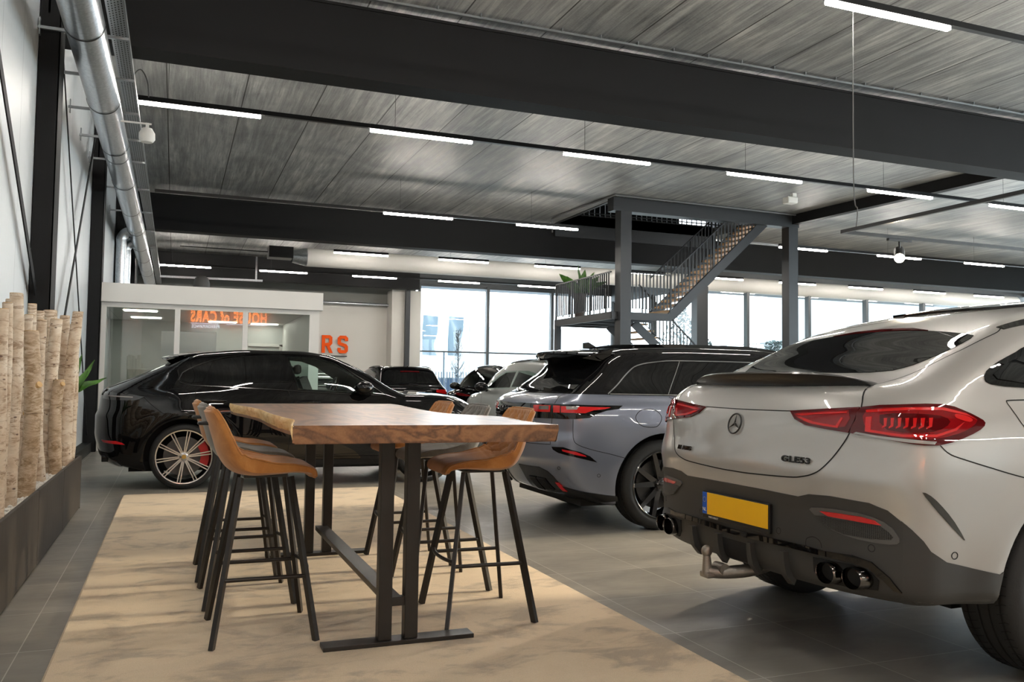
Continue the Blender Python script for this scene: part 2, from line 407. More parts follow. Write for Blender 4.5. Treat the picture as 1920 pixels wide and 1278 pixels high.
M_WHITE=mat('white_paint',(.66,.645,.61),.45,0,noise=(.03,2))
M_WALLB=mat('beige_wall',(.58,.56,.52),.7,0,noise=(.05,.6),bump=.03,bscale=90)
M_OLIVE=mat('grey_cladding',(.17,.17,.155),.6,0,noise=(.1,.7))
M_GALV=None
g=G('galvanised_steel'); n=g.noise(g.mapping(),30,4,.6); c=g.ramp(n,[(.3,(.42,.45,.48)),(.7,(.62,.65,.68))]); g.base(c); setp(g.b,metal=.95,rough=.28)
X=g.xyz(); sp_=g.math('PINGPONG',g.math('ADD',X[1],g.math('MULTIPLY',X[2],.12)),.06); g.bump(g.math('LESS_THAN',sp_,.004),.5,.004); M_GALV=g.m
M_TRAY=mat('tray_steel',(.30,.32,.33),.38,.8,noise=(.12,20))
M_TRAYD=mat('tray_slot_dark',(.02,.02,.02),.8)
M_BLACK=mat('black_metal',(.012,.012,.013),.38,.3,noise=(.1,6))
M_DARK=mat('deep_black',(.004,.004,.004),.85)
M_RUBBER=mat('tyre_rubber',(.016,.016,.016),.72,0,noise=(.25,25),bump=.15,bscale=80)
M_GLASS=glassmat('window_glass',(.93,.97,.97)); M_OFFG=glassmat('office_glass',(.90,.94,.92),1.0,1.9)
M_MULL=mat('window_frame_grey',(.07,.075,.08),.45,.2)
M_STRIPL=emis('led_tube',(1,.93,.84),STRIP)
M_CHROME=mat('chrome',(.75,.76,.78),.08,1.0)
M_WHITEP=mat('white_plastic',(.72,.71,.67),.5)
M_CABLE=mat('cable_grey',(.10,.10,.10),.5)

# ---------------------------------------------------------------- setting
XL,XR=-1.4,36.; YF,YB=-9.,35.
m=MB(); m.box(XL-.3,21.7,YF-.3,15.2,-.12,0); m.box(XL-.3,XR+.3,15.2,YB+.3,-.12,0); struct(m.build('floor',M_FLOOR))
# ceiling with the stair opening
OX0,OX1,OY0,OY1=10.43,15.9,19.45,23.05
m=MB()
for (a,b,c_,d) in((XL-.3,21.6,YF-.3,15.2),(XL-.3,XR+.3,15.2,OY0),(XL-.3,OX0,OY0,OY1),(OX1,XR+.3,OY0,OY1),(XL-.3,XR+.3,OY1,YB+.3)): m.box(a,b,c_,d,6.0,6.3)
struct(m.build('ceiling',M_CONC))
m=MB(); m.box(XL-.12,XL,YF-.3,YB+.3,0,6.0); struct(m.build('wall_left',M_PANEL))
m=MB(); m.box(21.5,36.2,15.0,15.2,0,6.0); struct(m.build('wall_right',M_WALLB))
m=MB(); m.box(XL,21.6,YF-.2,YF,0,6.0); struct(m.build('wall_near',M_WALLB))
# back wall: pale below, grey cladding above
m=MB(); m.box(XL,9.42,35.2,35.4,0,4.45); m.cur=1; m.box(XL,9.42,35.2,35.4,4.45,6.0); m.cur=0; m.box(8.2,9.42,34.35,35.2,0,5.0)
struct(m.build('wall_back',[M_WALLB,M_OLIVE]))
m=MB(); m.tube([(XL,35.0,4.42),(8.2,35.0,4.42)],.06,10); tag(m.build('wall_pipe',M_GALV,smooth=40),'galvanised pipe along the pale back wall above the orange letters','pipe')
m=MB(); m.box(XL,XL+.14,5.,16.8,0,.16); struct(m.build('baseboard_left',M_STEEL))
# glazed fronts
def glazing(idx,x0,x1,y,n,z1=5.42,rail=2.55,thick=.08,alongx=True,frames=None):
    root=empty('window_%d'%idx,(0,0,0)); struct(root)
    L=(x1-x0); xs=frames or [x0+L*i/n for i in range(n+1)]
    f=MB()
    def B(a0,a1,b0,b1,c0,c1,mb):
        if alongx: mb.box(a0,a1,b0,b1,c0,c1)
        else: mb.box(b0,b1,a0,a1,c0,c1)
    for i,x in enumerate(xs):
        w=.13 if 0<i<len(xs)-1 else .09
        B(x-w/2,x+w/2,y-.12,y+.1,0,z1,f)
    for z in ((0,.12),(z1-.1,z1+.0))+(((rail-.03,rail+.03),) if rail else ()): B(x0,x1,y-.06,y+.05,z[0],z[1],f)
    f.build('mullion_frame',M_MULL,root)
    for a,b in zip(xs[:-1],xs[1:]):
        p=MB(); B(a+.04,b-.04,y-.01,y+.01,.1,z1-.08,p); p.build('pane',M_GLASS,root)
    return root
glazing(1,9.5,18.7,35.0,3,5.4,frames=[9.52,12.57,15.62,18.7])
glazing(2,28.0,35.0,18.75,2,5.1,alongx=False,rail=None)
glazing(3,18.9,36.0,28.0,6,5.05,rail=None,frames=[18.9,20.9,23.9,26.9,30.05,33.1,36.0])
glazing(4,-9.0,15.0,21.5,6,5.6,alongx=False,rail=None)  # unseen glazed side, set inward so the low sun reaches the floor
glazing(5,15.2,28.0,36.1,4,5.6,alongx=False,rail=None)
m=MB(); m.box(9.42,18.8,34.9,35.15,5.4,6.0); m.box(18.6,18.85,28,35,5.05,6.0); m.box(18.8,36.2,27.9,28.15,5.05,6.0); m.box(36,36.2,15,28,5.6,6.0); m.box(21.4,21.6,-9.2,15,5.6,6.0)
struct(m.build('trim_1',M_MULL))
# corner column of the glazed front
m=MB(); m.box(18.45,18.95,27.75,28.15,0,6.0); struct(m.build('trim_2',M_STEELG))
# roof overhang outside
m=MB(); m.box(9.4,18.6,35.3,37.2,5.45,5.75); m.box(18.95,36.5,28.3,30.4,5.12,5.45)
struct(m.build('trim_3',mat('soffit_blue_grey',(.13,.16,.19),.6)))

# steel beams
def ibeam(name,x0,x1,yc,z0,z1,fl=.42,m_=None,label=None,web=.03,ft=.035):
    r=MB(); r.box(x0,x1,yc-fl/2,yc+fl/2,z0,z0+ft); r.box(x0,x1,yc-fl/2,yc+fl/2,z1-ft,z1); r.box(x0,x1,yc-fl/2+.02,yc-fl/2+.02+web,z0+ft,z1-ft)
    o=r.build(name,m_ or M_STEEL); tag(o,label,'beam'); return o
ibeam('roof_beam',-1.32,21.3,10.65,4.99,5.9,label='huge charcoal steel beam crossing the ceiling nearest, above the bar table')
ibeam('roof_beam',-1.32,36,23.35,4.99,5.9,label='long charcoal steel beam crossing the hall behind the staircase')
ibeam('roof_beam',-1.32,9.15,33.8,5.0,5.9,label='far charcoal steel beam ending by the tall window above the orange letters')
ibeam('roof_beam',-1.32,21.3,-2.4,4.99,5.9,label='charcoal steel beam over the space behind the camera')
m=MB(); m.beam((16.35,10.9,5.86),(15.85,19.2,5.86),.2,.26); tag(m.build('ceiling_joist',M_STEEL),'dark steel joist under the ceiling running from near beam to staircase frame','beam')
m=MB()
m.beam((-.9,10.28,5.94),(21,10.28,5.94),.05,.03)
for i in range(37): m.box(-.5+i*.575,-.485+i*.575,10.22,10.34,5.945,5.985)
tag(m.build('cable_ladder',M_TRAY),'thin cable ladder with clips along top of the nearest beam','cable tray')
# columns on the left wall
def column(y0,lab):
    r=MB(); x0,x1=-1.39,-1.2; r.box(x0,x1,y0,y0+.022,0,6.0); r.box(x0,x1,y0+.36,y0+.38,0,6.0); r.box(x0+.07,x0+.09,y0,y0+.38,0,6.0)
    r.box(x1-.02,x1,y0-.0,y0+.38,0,5.0); r.box(x0,x1-.01,y0-.005,y0+.37,0,4.99)
    return tag(r.build('wall_column',M_STEEL),lab,'column')
column(9.83,'charcoal steel column on the left wall behind the birch trunks')
column(16.05,'charcoal steel column at the left corner of the glass office')
column(22.1,'charcoal steel column beyond the office under the galvanised duct')
column(28.1,'far charcoal steel column at the end of the galvanised duct')
m=MB(); m.box(8.72,8.90,34.1,34.3,0,5.0); tag(m.build('wall_column',M_STEELG),'slim dark column under the end of the far beam beside the window','column')
# braces on the left wall
def brace(p,q,lab,w=.09):
    r=MB(); r.beam(p,q,w,.012,up=(1,0,0)); tag(r.build('wall_brace',M_STEEL),lab,'brace')
brace((-1.33,4.2,6.0),(-1.33,9.8,2.1),'dark steel brace crossing the white wall panels at far left',.1)
brace((-1.33,10.3,5.9),(-1.33,16.0,.3),'thin dark brace falling from near column to the office corner',.045)
brace((-1.30,10.3,.3),(-1.30,16.0,5.9),'broad dark brace rising from near column to the office column',.09)
# ---------------------------------------------------------------- duct, tray, pipes
dx,dz,dr=-.895,4.6,.18
root=empty('ventilation_duct',(dx,1.5,dz),label='long round galvanised duct hanging along the left wall',cat='duct')
def ductpart(name,y0,y1,r,mt=M_GALV,n=40):
    b=MB(); b.lathe([(r*.96,0),(r,0),(r,y1-y0),(r*.96,y1-y0)],n,'y'); return b.build(name,mt,root,smooth=40,loc=(0,y0-1.5,0))
ductpart('duct_pipe',1.5,7.6,dr*1.03,M_GALV)
for a,b_ in((7.65,13.9),(13.95,20.4),(20.45,27.7),(27.75,35.1)): ductpart('duct_pipe',a,b_,dr)
mring=MB()
for y in(7.0,7.55): mring.lathe([(dr+.012,0),(dr+.02,.01),(dr+.02,.05),(dr+.012,.06)],40,'y',(0,y-1.5,0))
mring.build('duct_collar',M_CHROME,root,smooth=40)
for k,y in enumerate((8.9,11.3,13.4,15.8,18.3,20.8,23.3,25.6,29.,32.)):
    b=MB(); b.lathe([(dr+.004,0),(dr+.008,.004),(dr+.008,.02),(dr+.004,.024)],36,'y'); b.build('clamp_band',M_BLACK,root,smooth=40,loc=(0,y-1.5,0))
for bi,y in enumerate((8.4,9.75,11.1,12.5,13.9,15.3,17.5,19.9,22.4,25.)):
    b=MB(); b.beam((XL,y,4.80),(-.55,y,4.80),.035,.03); b.beam((XL+.02,y,4.72),(XL+.02,y,4.90),.05,.012,up=(1,0,0)); tag(b.build('wall_bracket',M_TRAY,origin=(XL,y,4.8)),'galvanised arm on the left wall carrying the round duct, %s from the camera'%'first second third fourth fifth sixth seventh eighth ninth tenth'.split()[bi],'bracket','arms carrying the duct')
root=empty('cable_tray',(-.64,1.5,4.83),label='perforated galvanised cable tray beside the round duct',cat='cable tray')
b=MB(); L=33.5; b.box(-.085,.085,0,L,0,.004); b.box(-.087,-.083,0,L,0,.07); b.box(.083,.087,0,L,0,.07); b.build('tray',M_TRAY,root)
b=MB()
y=0.
while y<L-.1:
    for x in(-.06,-.03,0,.03,.06):
        off=.03 if (x in(-.03,.03)) else 0
        b.add([(x-.006,y+off,-.0012),(x+.006,y+off,-.0012),(x+.006,y+off+.03,-.0012),(x-.006,y+off+.03,-.0012)],[(0,1,2,3)])
    y+=.06
b.build('tray_slots',M_TRAYD,root)
b=MB()
for i in range(5): b.tube([(-.06+.03*i,0,.03+.008*(i%2)),(-.06+.03*i,L,.03)],.011,6)
b.build('cable_bundle',M_BLACK,root)
# vertical ducts above the office
for (y,r,lab) in((21.2,.14,'short galvanised duct bending down the left wall above office'),(22.9,.17,'second galvanised duct bending down behind the long round duct')):
    pts=catmull([(-.95,y,4.55),(-1.1,y,4.55),(-1.2,y,4.42),(-1.2,y,4.2),(-1.2,y,3.3)],8)
    b=MB(); b.tube(pts,r*.75,20); tag(b.build('drop_duct',M_GALV,smooth=50),lab,'duct')
# white fabric duct with its unit
root=empty('air_duct',(2.65,28,5.21),label='large white round air duct hanging behind the second beam',cat='duct')
b=MB(); b.lathe([(0,1.2),(.295,1.2),(.30,33),(0,33)],32,'x'); b.build('duct_pipe',M_WHITE,root,smooth=40)
b=MB(); b.lathe([(.2,.75),(.295,1.2)],32,'x'); b.build('reducer_cone',M_GALV,root,smooth=40)
b=MB(); b.box(0,.75,-.3,.3,-.1,.26,bev=.01); b.build('fan_box',M_BLACK,root)
b=MB(); b.beam((-2.6,.05,.1),(0,.05,.1),.03,.03); b.build('feed_pipe',M_BLACK,root)

# ---------------------------------------------------------------- light lines
KS=1.092; LZ=H+(4.83-H)*KS; LL=1.55*KS
proto_h=MB().box(0,LL,-.033,.033,.012,.085).mesh('led_housing',M_BLACK)
proto_l=MB().box(.01,LL-.01,-.03,.03,-.033,.012,bev=.008).mesh('led_tube',M_STRIPL)
proto_w=MB().tube([(.4,0,.08),(.4,0,6.0-LZ)],.0035,5).mesh('suspension_wire',M_CABLE)
ORD='first second third fourth fifth sixth seventh eighth ninth tenth eleventh twelfth'.split()
rows=[(6.22,[-.55+3.04*k for k in range(0,6)],'light line nearest the camera',2,1),(12.0,[-.55+3.04*k for k in range(0,6)],'light line between the two big beams',0,1),(17.85,[4.03,7.07],'light line before the second beam left of the stairs',0,1),
 (17.85,[14.33,17.58,20.77,23.9],'light line before the second beam right of the stairs',0,1),(23.95,[4.03+3.04*k for k in range(0,10)],'light line right behind the second beam',0,0),(29.05,[-.55+3.04*k for k in range(0,5)],'farthest light line above the glass office',0,1),
 (.4,[-.55+3.04*k for k in range(0,7)],'',0,1),(-5.4,[-.55+3.04*k for k in range(0,7)],'',0,1)]  # last two rows are unseen, added behind the camera to help light the hall
for (y,xs,nm,skip,rail_) in rows:
    y*=KS; xs=[x*KS for x in xs]
    for i,x in enumerate(xs):
        if nm: lab='%s led tube in the %s'%(ORD[i-skip] if i>=skip else 'hidden '+ORD[i],nm)
        else: lab='led tube of the unseen light lines added behind the camera'
        e=empty('led_fixture',(x,y,LZ),label=lab,cat='ceiling light',group='led tubes of the '+(nm or 'unseen lines added behind the camera'))
        for me,n_ in((proto_h,'housing'),(proto_l,'light_tube'),(proto_w,'suspension_wire')):
            o=bpy.data.objects.new(n_,me); COL.objects.link(o); o.parent=e
        if rail_ and i<len(xs)-1: b=MB(); b.box(LL+.002,xs[i+1]-x-.002,-.033,.033,.018,.083); b.build('carrier_rail',M_BLACK,e)
b=MB(); b.box(-.5,4.03*KS-.01,17.85*KS-.033,17.85*KS+.033,LZ+.018,LZ+.083); tag(b.build('light_rail',M_BLACK),'unlit black carrier rail at left in front of the second beam','rail')
# spotlight track
root=empty('spotlight_track',(6.42,7.0,2.86),label='black rectangular track hanging at right above the silver car',cat='rail')
b=MB(); b.beam((0,0,0),(9,0,0),.035,.035); b.beam((0,0,0),(0,-6,0),.035,.035); b.build('rail',M_BLACK,root)
b=MB(); b.tube(catmull([(.18,.0,.01),(.21,.0,.25),(.16,0,.6),(.17,0,3.14)],5),.006,6); b.tube([(3.3,-.2,.01),(3.3,-.2,3.14)],.002,5); b.build('feed_cable',M_CABLE,root)
root=empty('track_spotlight',(7.2,7.0,2.84),label='lit black spotlight on the hanging track above the silver car',cat='spotlight')
b=MB(); b.box(-.16,.16,-.018,.018,-.025,0); b.tube([(0,0,-.02),(0,0,-.09)],.012,8); b.build('bracket',M_BLACK,root)
dv=Vector((-.62,-.62,-.48)).normalized(); c0=Vector((0.05,.05,-.15))
b=MB(); b.tube([c0-dv*.1,c0+dv*.12],.055,24); b.build('lamp_body',M_BLACK,root,smooth=40)
b=MB(); b.tube([c0+dv*.118,c0+dv*.124],.050,24); b.build('lens',emis('spot_lens',(1,.80,.55),60),root,smooth=40)
ld=bpy.data.lights.new('spot_beam','SPOT'); ld.energy=SPOT; ld.color=(1,.85,.66); ld.spot_size=R(70); ld.spot_blend=.5; ld.shadow_soft_size=.05
lo=bpy.data.objects.new('spot_beam',ld); COL.objects.link(lo); lo.parent=root; lo.location=c0+dv*.13; lo.rotation_euler=dv.to_track_quat('-Z','Y').to_euler()
# low sun through the glazed right side
sd=bpy.data.lights.new('low_sun','SUN'); sd.energy=SUN; sd.color=(1,.74,.48); sd.angle=R(5)
so=bpy.data.objects.new('low_sun',sd); COL.objects.link(so); so.location=(30,4,8); so.rotation_euler=Vector((-1,SUNY,-SUNE)).to_track_quat('-Z','Y').to_euler()
# small white ceiling devices
def device(loc,s,lab,rz=0):
    b=MB(); b.lathe([(0,-.5*s),(.35*s,-.5*s),(.5*s,-.3*s),(.48*s,.1*s),(.3*s,.4*s),(0,.42*s)],20,'z'); b.box(-.1*s,.1*s,-.1*s,.1*s,.35*s,.75*s)
    root=b.build('ceiling_speaker',M_WHITEP,smooth=40,loc=loc); tag(root,lab,'speaker'); 
    c=MB(); c.beam((-.35,0,.7*s),(.05,0,.7*s),.02,.02); c.build('mounting_arm',M_WHITEP,root); return root
device((-.42,11.9,4.38),.2,'small white loudspeaker on an arm beside the cable tray')
b=MB(); b.box(-.15,.15,-.12,.12,-.14,.02,bev=.03); b.box(.04,.16,-.05,.05,-.02,.12); o=b.build('ceiling_speaker',M_WHITEP,loc=(13.9,16.9,5.86)); tag(o,'small white loudspeaker under the ceiling right of the staircase frame','speaker')
b=MB(); b.tube(catmull([(-.62,11.7,4.85),(-.60,11.95,5.15),(-.52,12,5.25),(-.44,12,5.1),(-.42,12,4.9)],8),.008,6); tag(b.build('power_cord',M_CABLE),'grey cord looping from the tray to the second light line','cord')

# ---------------------------------------------------------------- glass office
ox0,ox1,oy0,oy1=-1.39,2.5,16.3,21.5
root=empty('glass_partition',(0,oy0,0),label='white framed glass front of the office at the left',cat='partition')
b=MB(); b.box(ox0-.0,2.55,-.12,.0,2.555,2.88); b.build('fascia',M_WHITE,root)
def at16(x): return x
bars=[-1.22,.02,1.17,2.27]
b=MB(); b.box(-1.28,-1.12,-.04,.04,0,2.555); b.box(2.32,2.5,-.04,.04,0,2.555); b.box(-1.12,2.32,-.04,.04,2.47,2.555); b.box(-1.12,2.32,-.04,.04,0,.12)
for x in(-.02,1.13): b.box(x,x+.09,-.035,.035,.12,2.47)
b.build('frame',M_WHITE,root)
for a,c_ in((-1.12,-.02),(.07,1.13),(1.22,2.32)):
    p=MB(); p.box(a,c_,-.006,.006,.12,2.47); p.build('pane',M_OFFG,root)
b=MB(); b.box(ox0,2.5,oy0+.1,oy1,2.60,2.84); b.box(2.42,2.5,oy0+.05,oy1,0,2.6); struct(b.build('trim_4',M_WHITE))
g=G('office_ceiling'); X=g.xyz(); ln=g.math('MAXIMUM',g.math('LESS_THAN',g.math('PINGPONG',X[0],.3),.006),g.math('LESS_THAN',g.math('PINGPONG',X[1],.3),.006)); g.base(g.mix(ln,(.5,.5,.48),(.3,.3,.3)))
b=MB(); b.box(ox0,2.42,oy0+.05,oy1,2.57,2.6); struct(b.build('trim_5',g.m))
b=MB(); b.box(ox0,-.3,oy1-.08,oy1,0,2.6); b.box(-.3,.9,oy1-.08,oy1,2.35,2.6); b.box(.9,2.42,oy1-.08,oy1,0,2.6); struct(b.build('wall_office',mat('office_wall',(.50,.51,.49),.7)))
M_PANL=emis('office_panel_light',(1,.97,.88),4.)
for i,(x,y) in enumerate(((-.65,18.2),(-.6,20.2),(1.0,20.8),(1.95,21.0))):
    e=empty('office_light',(x,y,2.56),label=('first','second','third','fourth')[i]+' flat lit panel in the ceiling inside the glass office',cat='ceiling light',group='office ceiling panels')
    q=MB(); q.box(-.3,.3,-.15,.15,-.006,.002); q.build('light_panel',M_PANL,e)
b=MB(); b.box(-.95,-.45,20.3,20.9,0,1.45,bev=.01); o=b.build('filing_cabinet',mat('cabinet_grey',(.42,.41,.38),.5)); tag(o,'tall grey cabinet standing inside the glass office','cabinet')
q=MB(); q.box(-.72,-.70,20.285,20.30,.6,.9); q.build('handle',M_CHROME,o)
b=MB(); b.box(1.55,1.62,oy1-.12,oy1-.08,0,2.1); b.box(2.35,2.42,oy1-.12,oy1-.08,0,2.1); b.box(1.55,2.42,oy1-.12,oy1-.08,2.05,2.12); struct(b.build('door_1',M_WHITE))
# room lit beyond the office door
b=MB(); b.box(-1.3,2.4,24.2,24.3,0,2.7); struct(b.build('wall_corridor',M_WHITE))
# round fan on the office roof
o=MB().lathe([(0,.36),(.07,.35),(.12,.31),(.145,.22),(.15,0),(0,0)],24,'z').build('roof_fan',mat('dark_mesh_metal',(.05,.048,.045),.6,bump=.3,bscale=60),smooth=50,loc=(.43,17.2,2.84)); tag(o,'dark rounded fan housing on top of the glass office','fan')
# galvanised rail with luminaire above the office
b=MB(); b.beam((-.5,28.5,4.40),(2.55,28.5,4.43),.06,.06); b.beam((2.35,28.5,4.43),(2.35,28.5,5.2),.05,.05); tag(b.build('hanging_rail',M_GALV),'galvanised rail hanging above the glass office','rail')

# ---------------------------------------------------------------- orange wall letters
M_OR=mat('orange_letter',(.78,.085,.002),.6,spec=.2)
root=empty('wall_sign',(5.52,35.15,2.38),label='big orange letters ARS underlined in black on the pale back wall',cat='sign')
def stroke(poly_list,name):
    b=MB()
    for pl in poly_list: b.prism(pl,0,'xz',-.05)
    return b
def letterR(x):
    b=MB(); h=.72;t=.13
    def Q(pts): b.prism([(x+p,q) for p,q in pts],0,'xz',-.05)
    Q([(0,0),(t,0),(t,h),(0,h)]); Q([(t,h-t),(t,h),(.33,h),(.42,h-.08),(.29,h-t)]); Q([(.29,h-t),(.42,h-.08),(.42,.38),(.29,.42)]); Q([(t,.28),(.34,.28),(.42,.38),(.29,.42),(t,.40)])
    Q([(.19,.28),(.32,.28),(.45,0),(.31,0)]); return b
def letterS(x):
    b=MB(); h=.72;t=.13
    def Q(pts): b.prism([(x+p,q) for p,q in pts],0,'xz',-.05)
    Q([(.09,h),(.33,h),(.29,h-t),(.13,h-t)]); Q([(.33,h),(.42,h-.09),(.42,h-.22),(.29,h-.22),(.29,h-t)]); Q([(.09,h),(.13,h-t),(.13,.45),(0,.38),(0,h-.09)])
    Q([(0,.38),(.13,.45),(.36,.37),(.42,.28),(.29,.26),(.06,.33)]); Q([(.29,.26),(.42,.28),(.42,.09),(.33,0),(.29,t)]); Q([(.09,0),(.33,0),(.29,t),(.13,t)]); Q([(.09,0),(.13,t),(.13,.22),(0,.22),(0,.09)]); return b
def letterA(x):
    b=MB(); h=.72
    def Q(pts): b.prism([(x+p,q) for p,q in pts],0,'xz',-.05)
    Q([(0,0),(.13,0),(.235,h),(.16,h)]); Q([(.31,0),(.44,0),(.28,h),(.205,h)]); Q([(.1,.14),(.34,.14),(.32,.26),(.12,.26)]); return b
for fn,x in((letterA,-.64),(letterR,0),(letterS,.64)): fn(x).build('letter',M_OR,root)
b=MB(); b.box(-.7,1.03,-.03,0,-.14,-.10); b.build('underline',M_BLACK,root)

# neon sign on the wall behind the camera: it shows mirrored in the office glass
root=empty('neon_sign',(2.28,-8.75,3.86),rotz=PI,label='orange neon sign HOUSE of CARS on the wall behind, mirrored in the office glass',cat='sign')
M_NEO=emis('orange_neon',(1,.20,.015),NEON); M_NEW=emis('white_neon',(.75,.85,1),NEON*.35)
RX=Matrix.Rotation(PI/2,4,'X')
me=text_mesh('neon_text','HOUSE of CARS',.72,outline=.0095,spacing=1.15)
xs_=[v_.co.x for v_ in me.vertices]; fx=3.3/(max(xs_)-min(xs_)); me.transform(Matrix.Diagonal((fx,1,1,1))); mesh_obj('neon_lettering',me,M_NEO,root,RX)
b=MB(); b.beam((-1.65,0,-.08),(.15,0,-.08),.018,.018); b.beam((.45,0,-.08),(1.65,0,-.08),.018,.018); b.build('neon_line',M_NEW,root)
me=text_mesh('neon_text','PERFORMANCE',.20,ext=.006,spacing=1.1); me.transform(Matrix.Diagonal((.8,1,1,1))); mesh_obj('neon_subtitle',me,M_NEW,root,Matrix.Translation((1.02,0,-.28))@RX)

# ---------------------------------------------------------------- staircase
SY=19.24
root=empty('staircase',(10.3,SY,0),label='grey steel staircase with oak treads, landing and barred railings',cat='staircase')
def P(n_,mb,mt,smooth=None): return mb.build(n_,mt,root,smooth)
ROOTM=Matrix.Translation((-10.3,-SY,0))
def sp(p): return (p[0]-10.3,p[1]-SY,p[2])
def bb(b,x0,x1,y0,y1,z0,z1): b.box(x0-10.3,x1-10.3,y0-SY,y1-SY,z0,z1)
b=MB(); bb(b,10.42,10.73,SY-.15,SY+.15,0,5.65); P('post',b,M_STEELG)
b=MB(); bb(b,15.66,15.97,SY-.15,SY+.15,0,5.65); P('post',b,M_STEELG)
b=MB(); bb(b,10.2,16.0,SY-.16,SY+.16,5.65,5.99); P('header_beam',b,M_STEELG)
b=MB(); bb(b,10.25,10.4,22.6,22.75,0,2.93); P('post',b,M_STEELG)
b=MB(); bb(b,10.25,12.02,SY-.02,SY+.04,2.91,3.1); bb(b,10.25,10.31,SY,22.75,2.91,3.1); bb(b,10.25,12.0,22.69,22.75,2.91,3.1); bb(b,10.3,12.0,SY+.02,22.7,3.03,3.08)
for y in(20.2,21.2,22.1): bb(b,10.3,12.0,y,y+.06,2.93,3.03)
P('landing',b,M_STEELG)
fy0,fy1=SY,20.35
ux0,uz0,ux1,uz1=12.0,3.02,15.25,6.0
for y in(fy0,fy1):
    b=MB(); b.beam(sp((ux0-.02,y+.01,uz0)),sp((ux1,y+.01,uz1)),.05,.24,up=(0,0,1)); P('stringer',b,M_STEELG)
ly0,ly1=20.75,22.2
lx1=12.0+3.25
for y in(ly0,ly1):
    b=MB(); b.beam(sp((11.75,y,2.95)),sp((lx1,y,.0)),.05,.24); P('stringer',b,M_STEELG)
M_OAK=mat('oak_tread',(.74,.46,.24),.5,0,noise=(.2,9))
N=17
for i in range(N):
    t=(i+.5)/N; x=ux0+(ux1-ux0)*t; z=3.1+(6.0-3.1)*t+.03
    b=MB(); bb(b,x-.14,x+.14,fy0+.04,fy1-.03,z-.05,z); P('tread',b,M_OAK)
for i in range(15):
    t=(i+.7)/N; x=11.95+(lx1-11.95)*t; z=3.1-3.1*t-.02
    b=MB(); bb(b,x-.13,x+.13,ly0+.03,ly1-.03,z-.04,z); P('tread',b,M_OAK)
def rail(p,q,n,h=1.02,low=.1,name='handrail',posts=(0,1)):
    p=Vector(p);q=Vector(q)
    b=MB(); b.beam(sp(p+Vector((0,0,h))),sp(q+Vector((0,0,h))),.045,.03); P('handrail',b,M_STEELG)
    b=MB(); b.beam(sp(p+Vector((0,0,low))),sp(q+Vector((0,0,low))),.03,.012); P('lower_rail',b,M_STEELG)
    for k in range(1,n):
        c=p+(q-p)*(k/n); b=MB(); b.beam(sp(c+Vector((0,0,low))),sp(c+Vector((0,0,h))),.012,.035,up=(1,0,0) if abs((q-p).normalized().y)<.5 else (1,0,0)); P('baluster',b,M_STEELG)
    for k in posts:
        c=p+(q-p)*k; b=MB(); b.beam(sp(c+Vector((0,0,0))),sp(c+Vector((0,0,h))),.04,.045,up=(1,0,0)); P('railing_post',b,M_STEELG)
rail((10.28,SY+.1,3.1),(10.28,22.7,3.1),28,posts=(.35,.68,1))
rail((10.75,SY,3.1),(11.98,SY,3.1),12,posts=(1,))
rail((12.02,fy0+.03,3.14),(14.9,fy0+.03,5.72),26,posts=(.45,))
rail((12.02,fy1-.0,3.14),(14.9,fy1-.0,5.72),26,posts=(.45,))
rail((11.9,ly0,3.0),(lx1,ly0,.05),0 or 30,posts=(.3,.7))
rail((10.3,22.7,3.1),(11.9,22.7,3.1),8,posts=(1,))
# upper floor glimpsed through the stair opening
root=empty('upper_railing',(10.5,23.0,6.3),label='barred steel railing on the upper floor behind the stair opening',cat='railing')
b=MB(); b.box(-.2,6,0,.04,.95,1.0); b.box(-.2,6,0,.03,.08,.11); b.build('handrail',M_STEELG,root)
for i in range(34):
    b=MB(); b.box(-.1+i*.18,-.075+i*.18,0,.03,0,.96); b.build('baluster',M_STEELG,root)
b=MB(); b.box(OX0-.05,OX1,OY1,OY1+.05,5.62,6.34); b.box(OX0-.08,OX0,OY0,OY1,5.98,6.34); struct(b.build('trim_6',M_STEELG))
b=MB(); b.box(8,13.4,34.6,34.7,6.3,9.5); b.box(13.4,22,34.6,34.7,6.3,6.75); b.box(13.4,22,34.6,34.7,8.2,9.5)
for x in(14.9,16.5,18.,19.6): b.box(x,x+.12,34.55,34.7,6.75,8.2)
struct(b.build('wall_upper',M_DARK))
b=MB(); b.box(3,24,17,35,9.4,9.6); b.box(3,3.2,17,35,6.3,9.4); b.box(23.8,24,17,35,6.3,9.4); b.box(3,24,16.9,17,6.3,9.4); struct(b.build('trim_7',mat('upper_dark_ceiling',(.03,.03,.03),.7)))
# conduit round the stair opening
b=MB(); b.tube([(9.9,22.2,5.55),(9.9,22.2,5.95),(9.9,21.6,5.97),(10.1,18.8,5.97),(15.9,18.95,5.97)],.03,8); tag(b.build('ceiling_conduit',M_CABLE),'grey conduit bent round the stair opening under the ceiling','conduit')

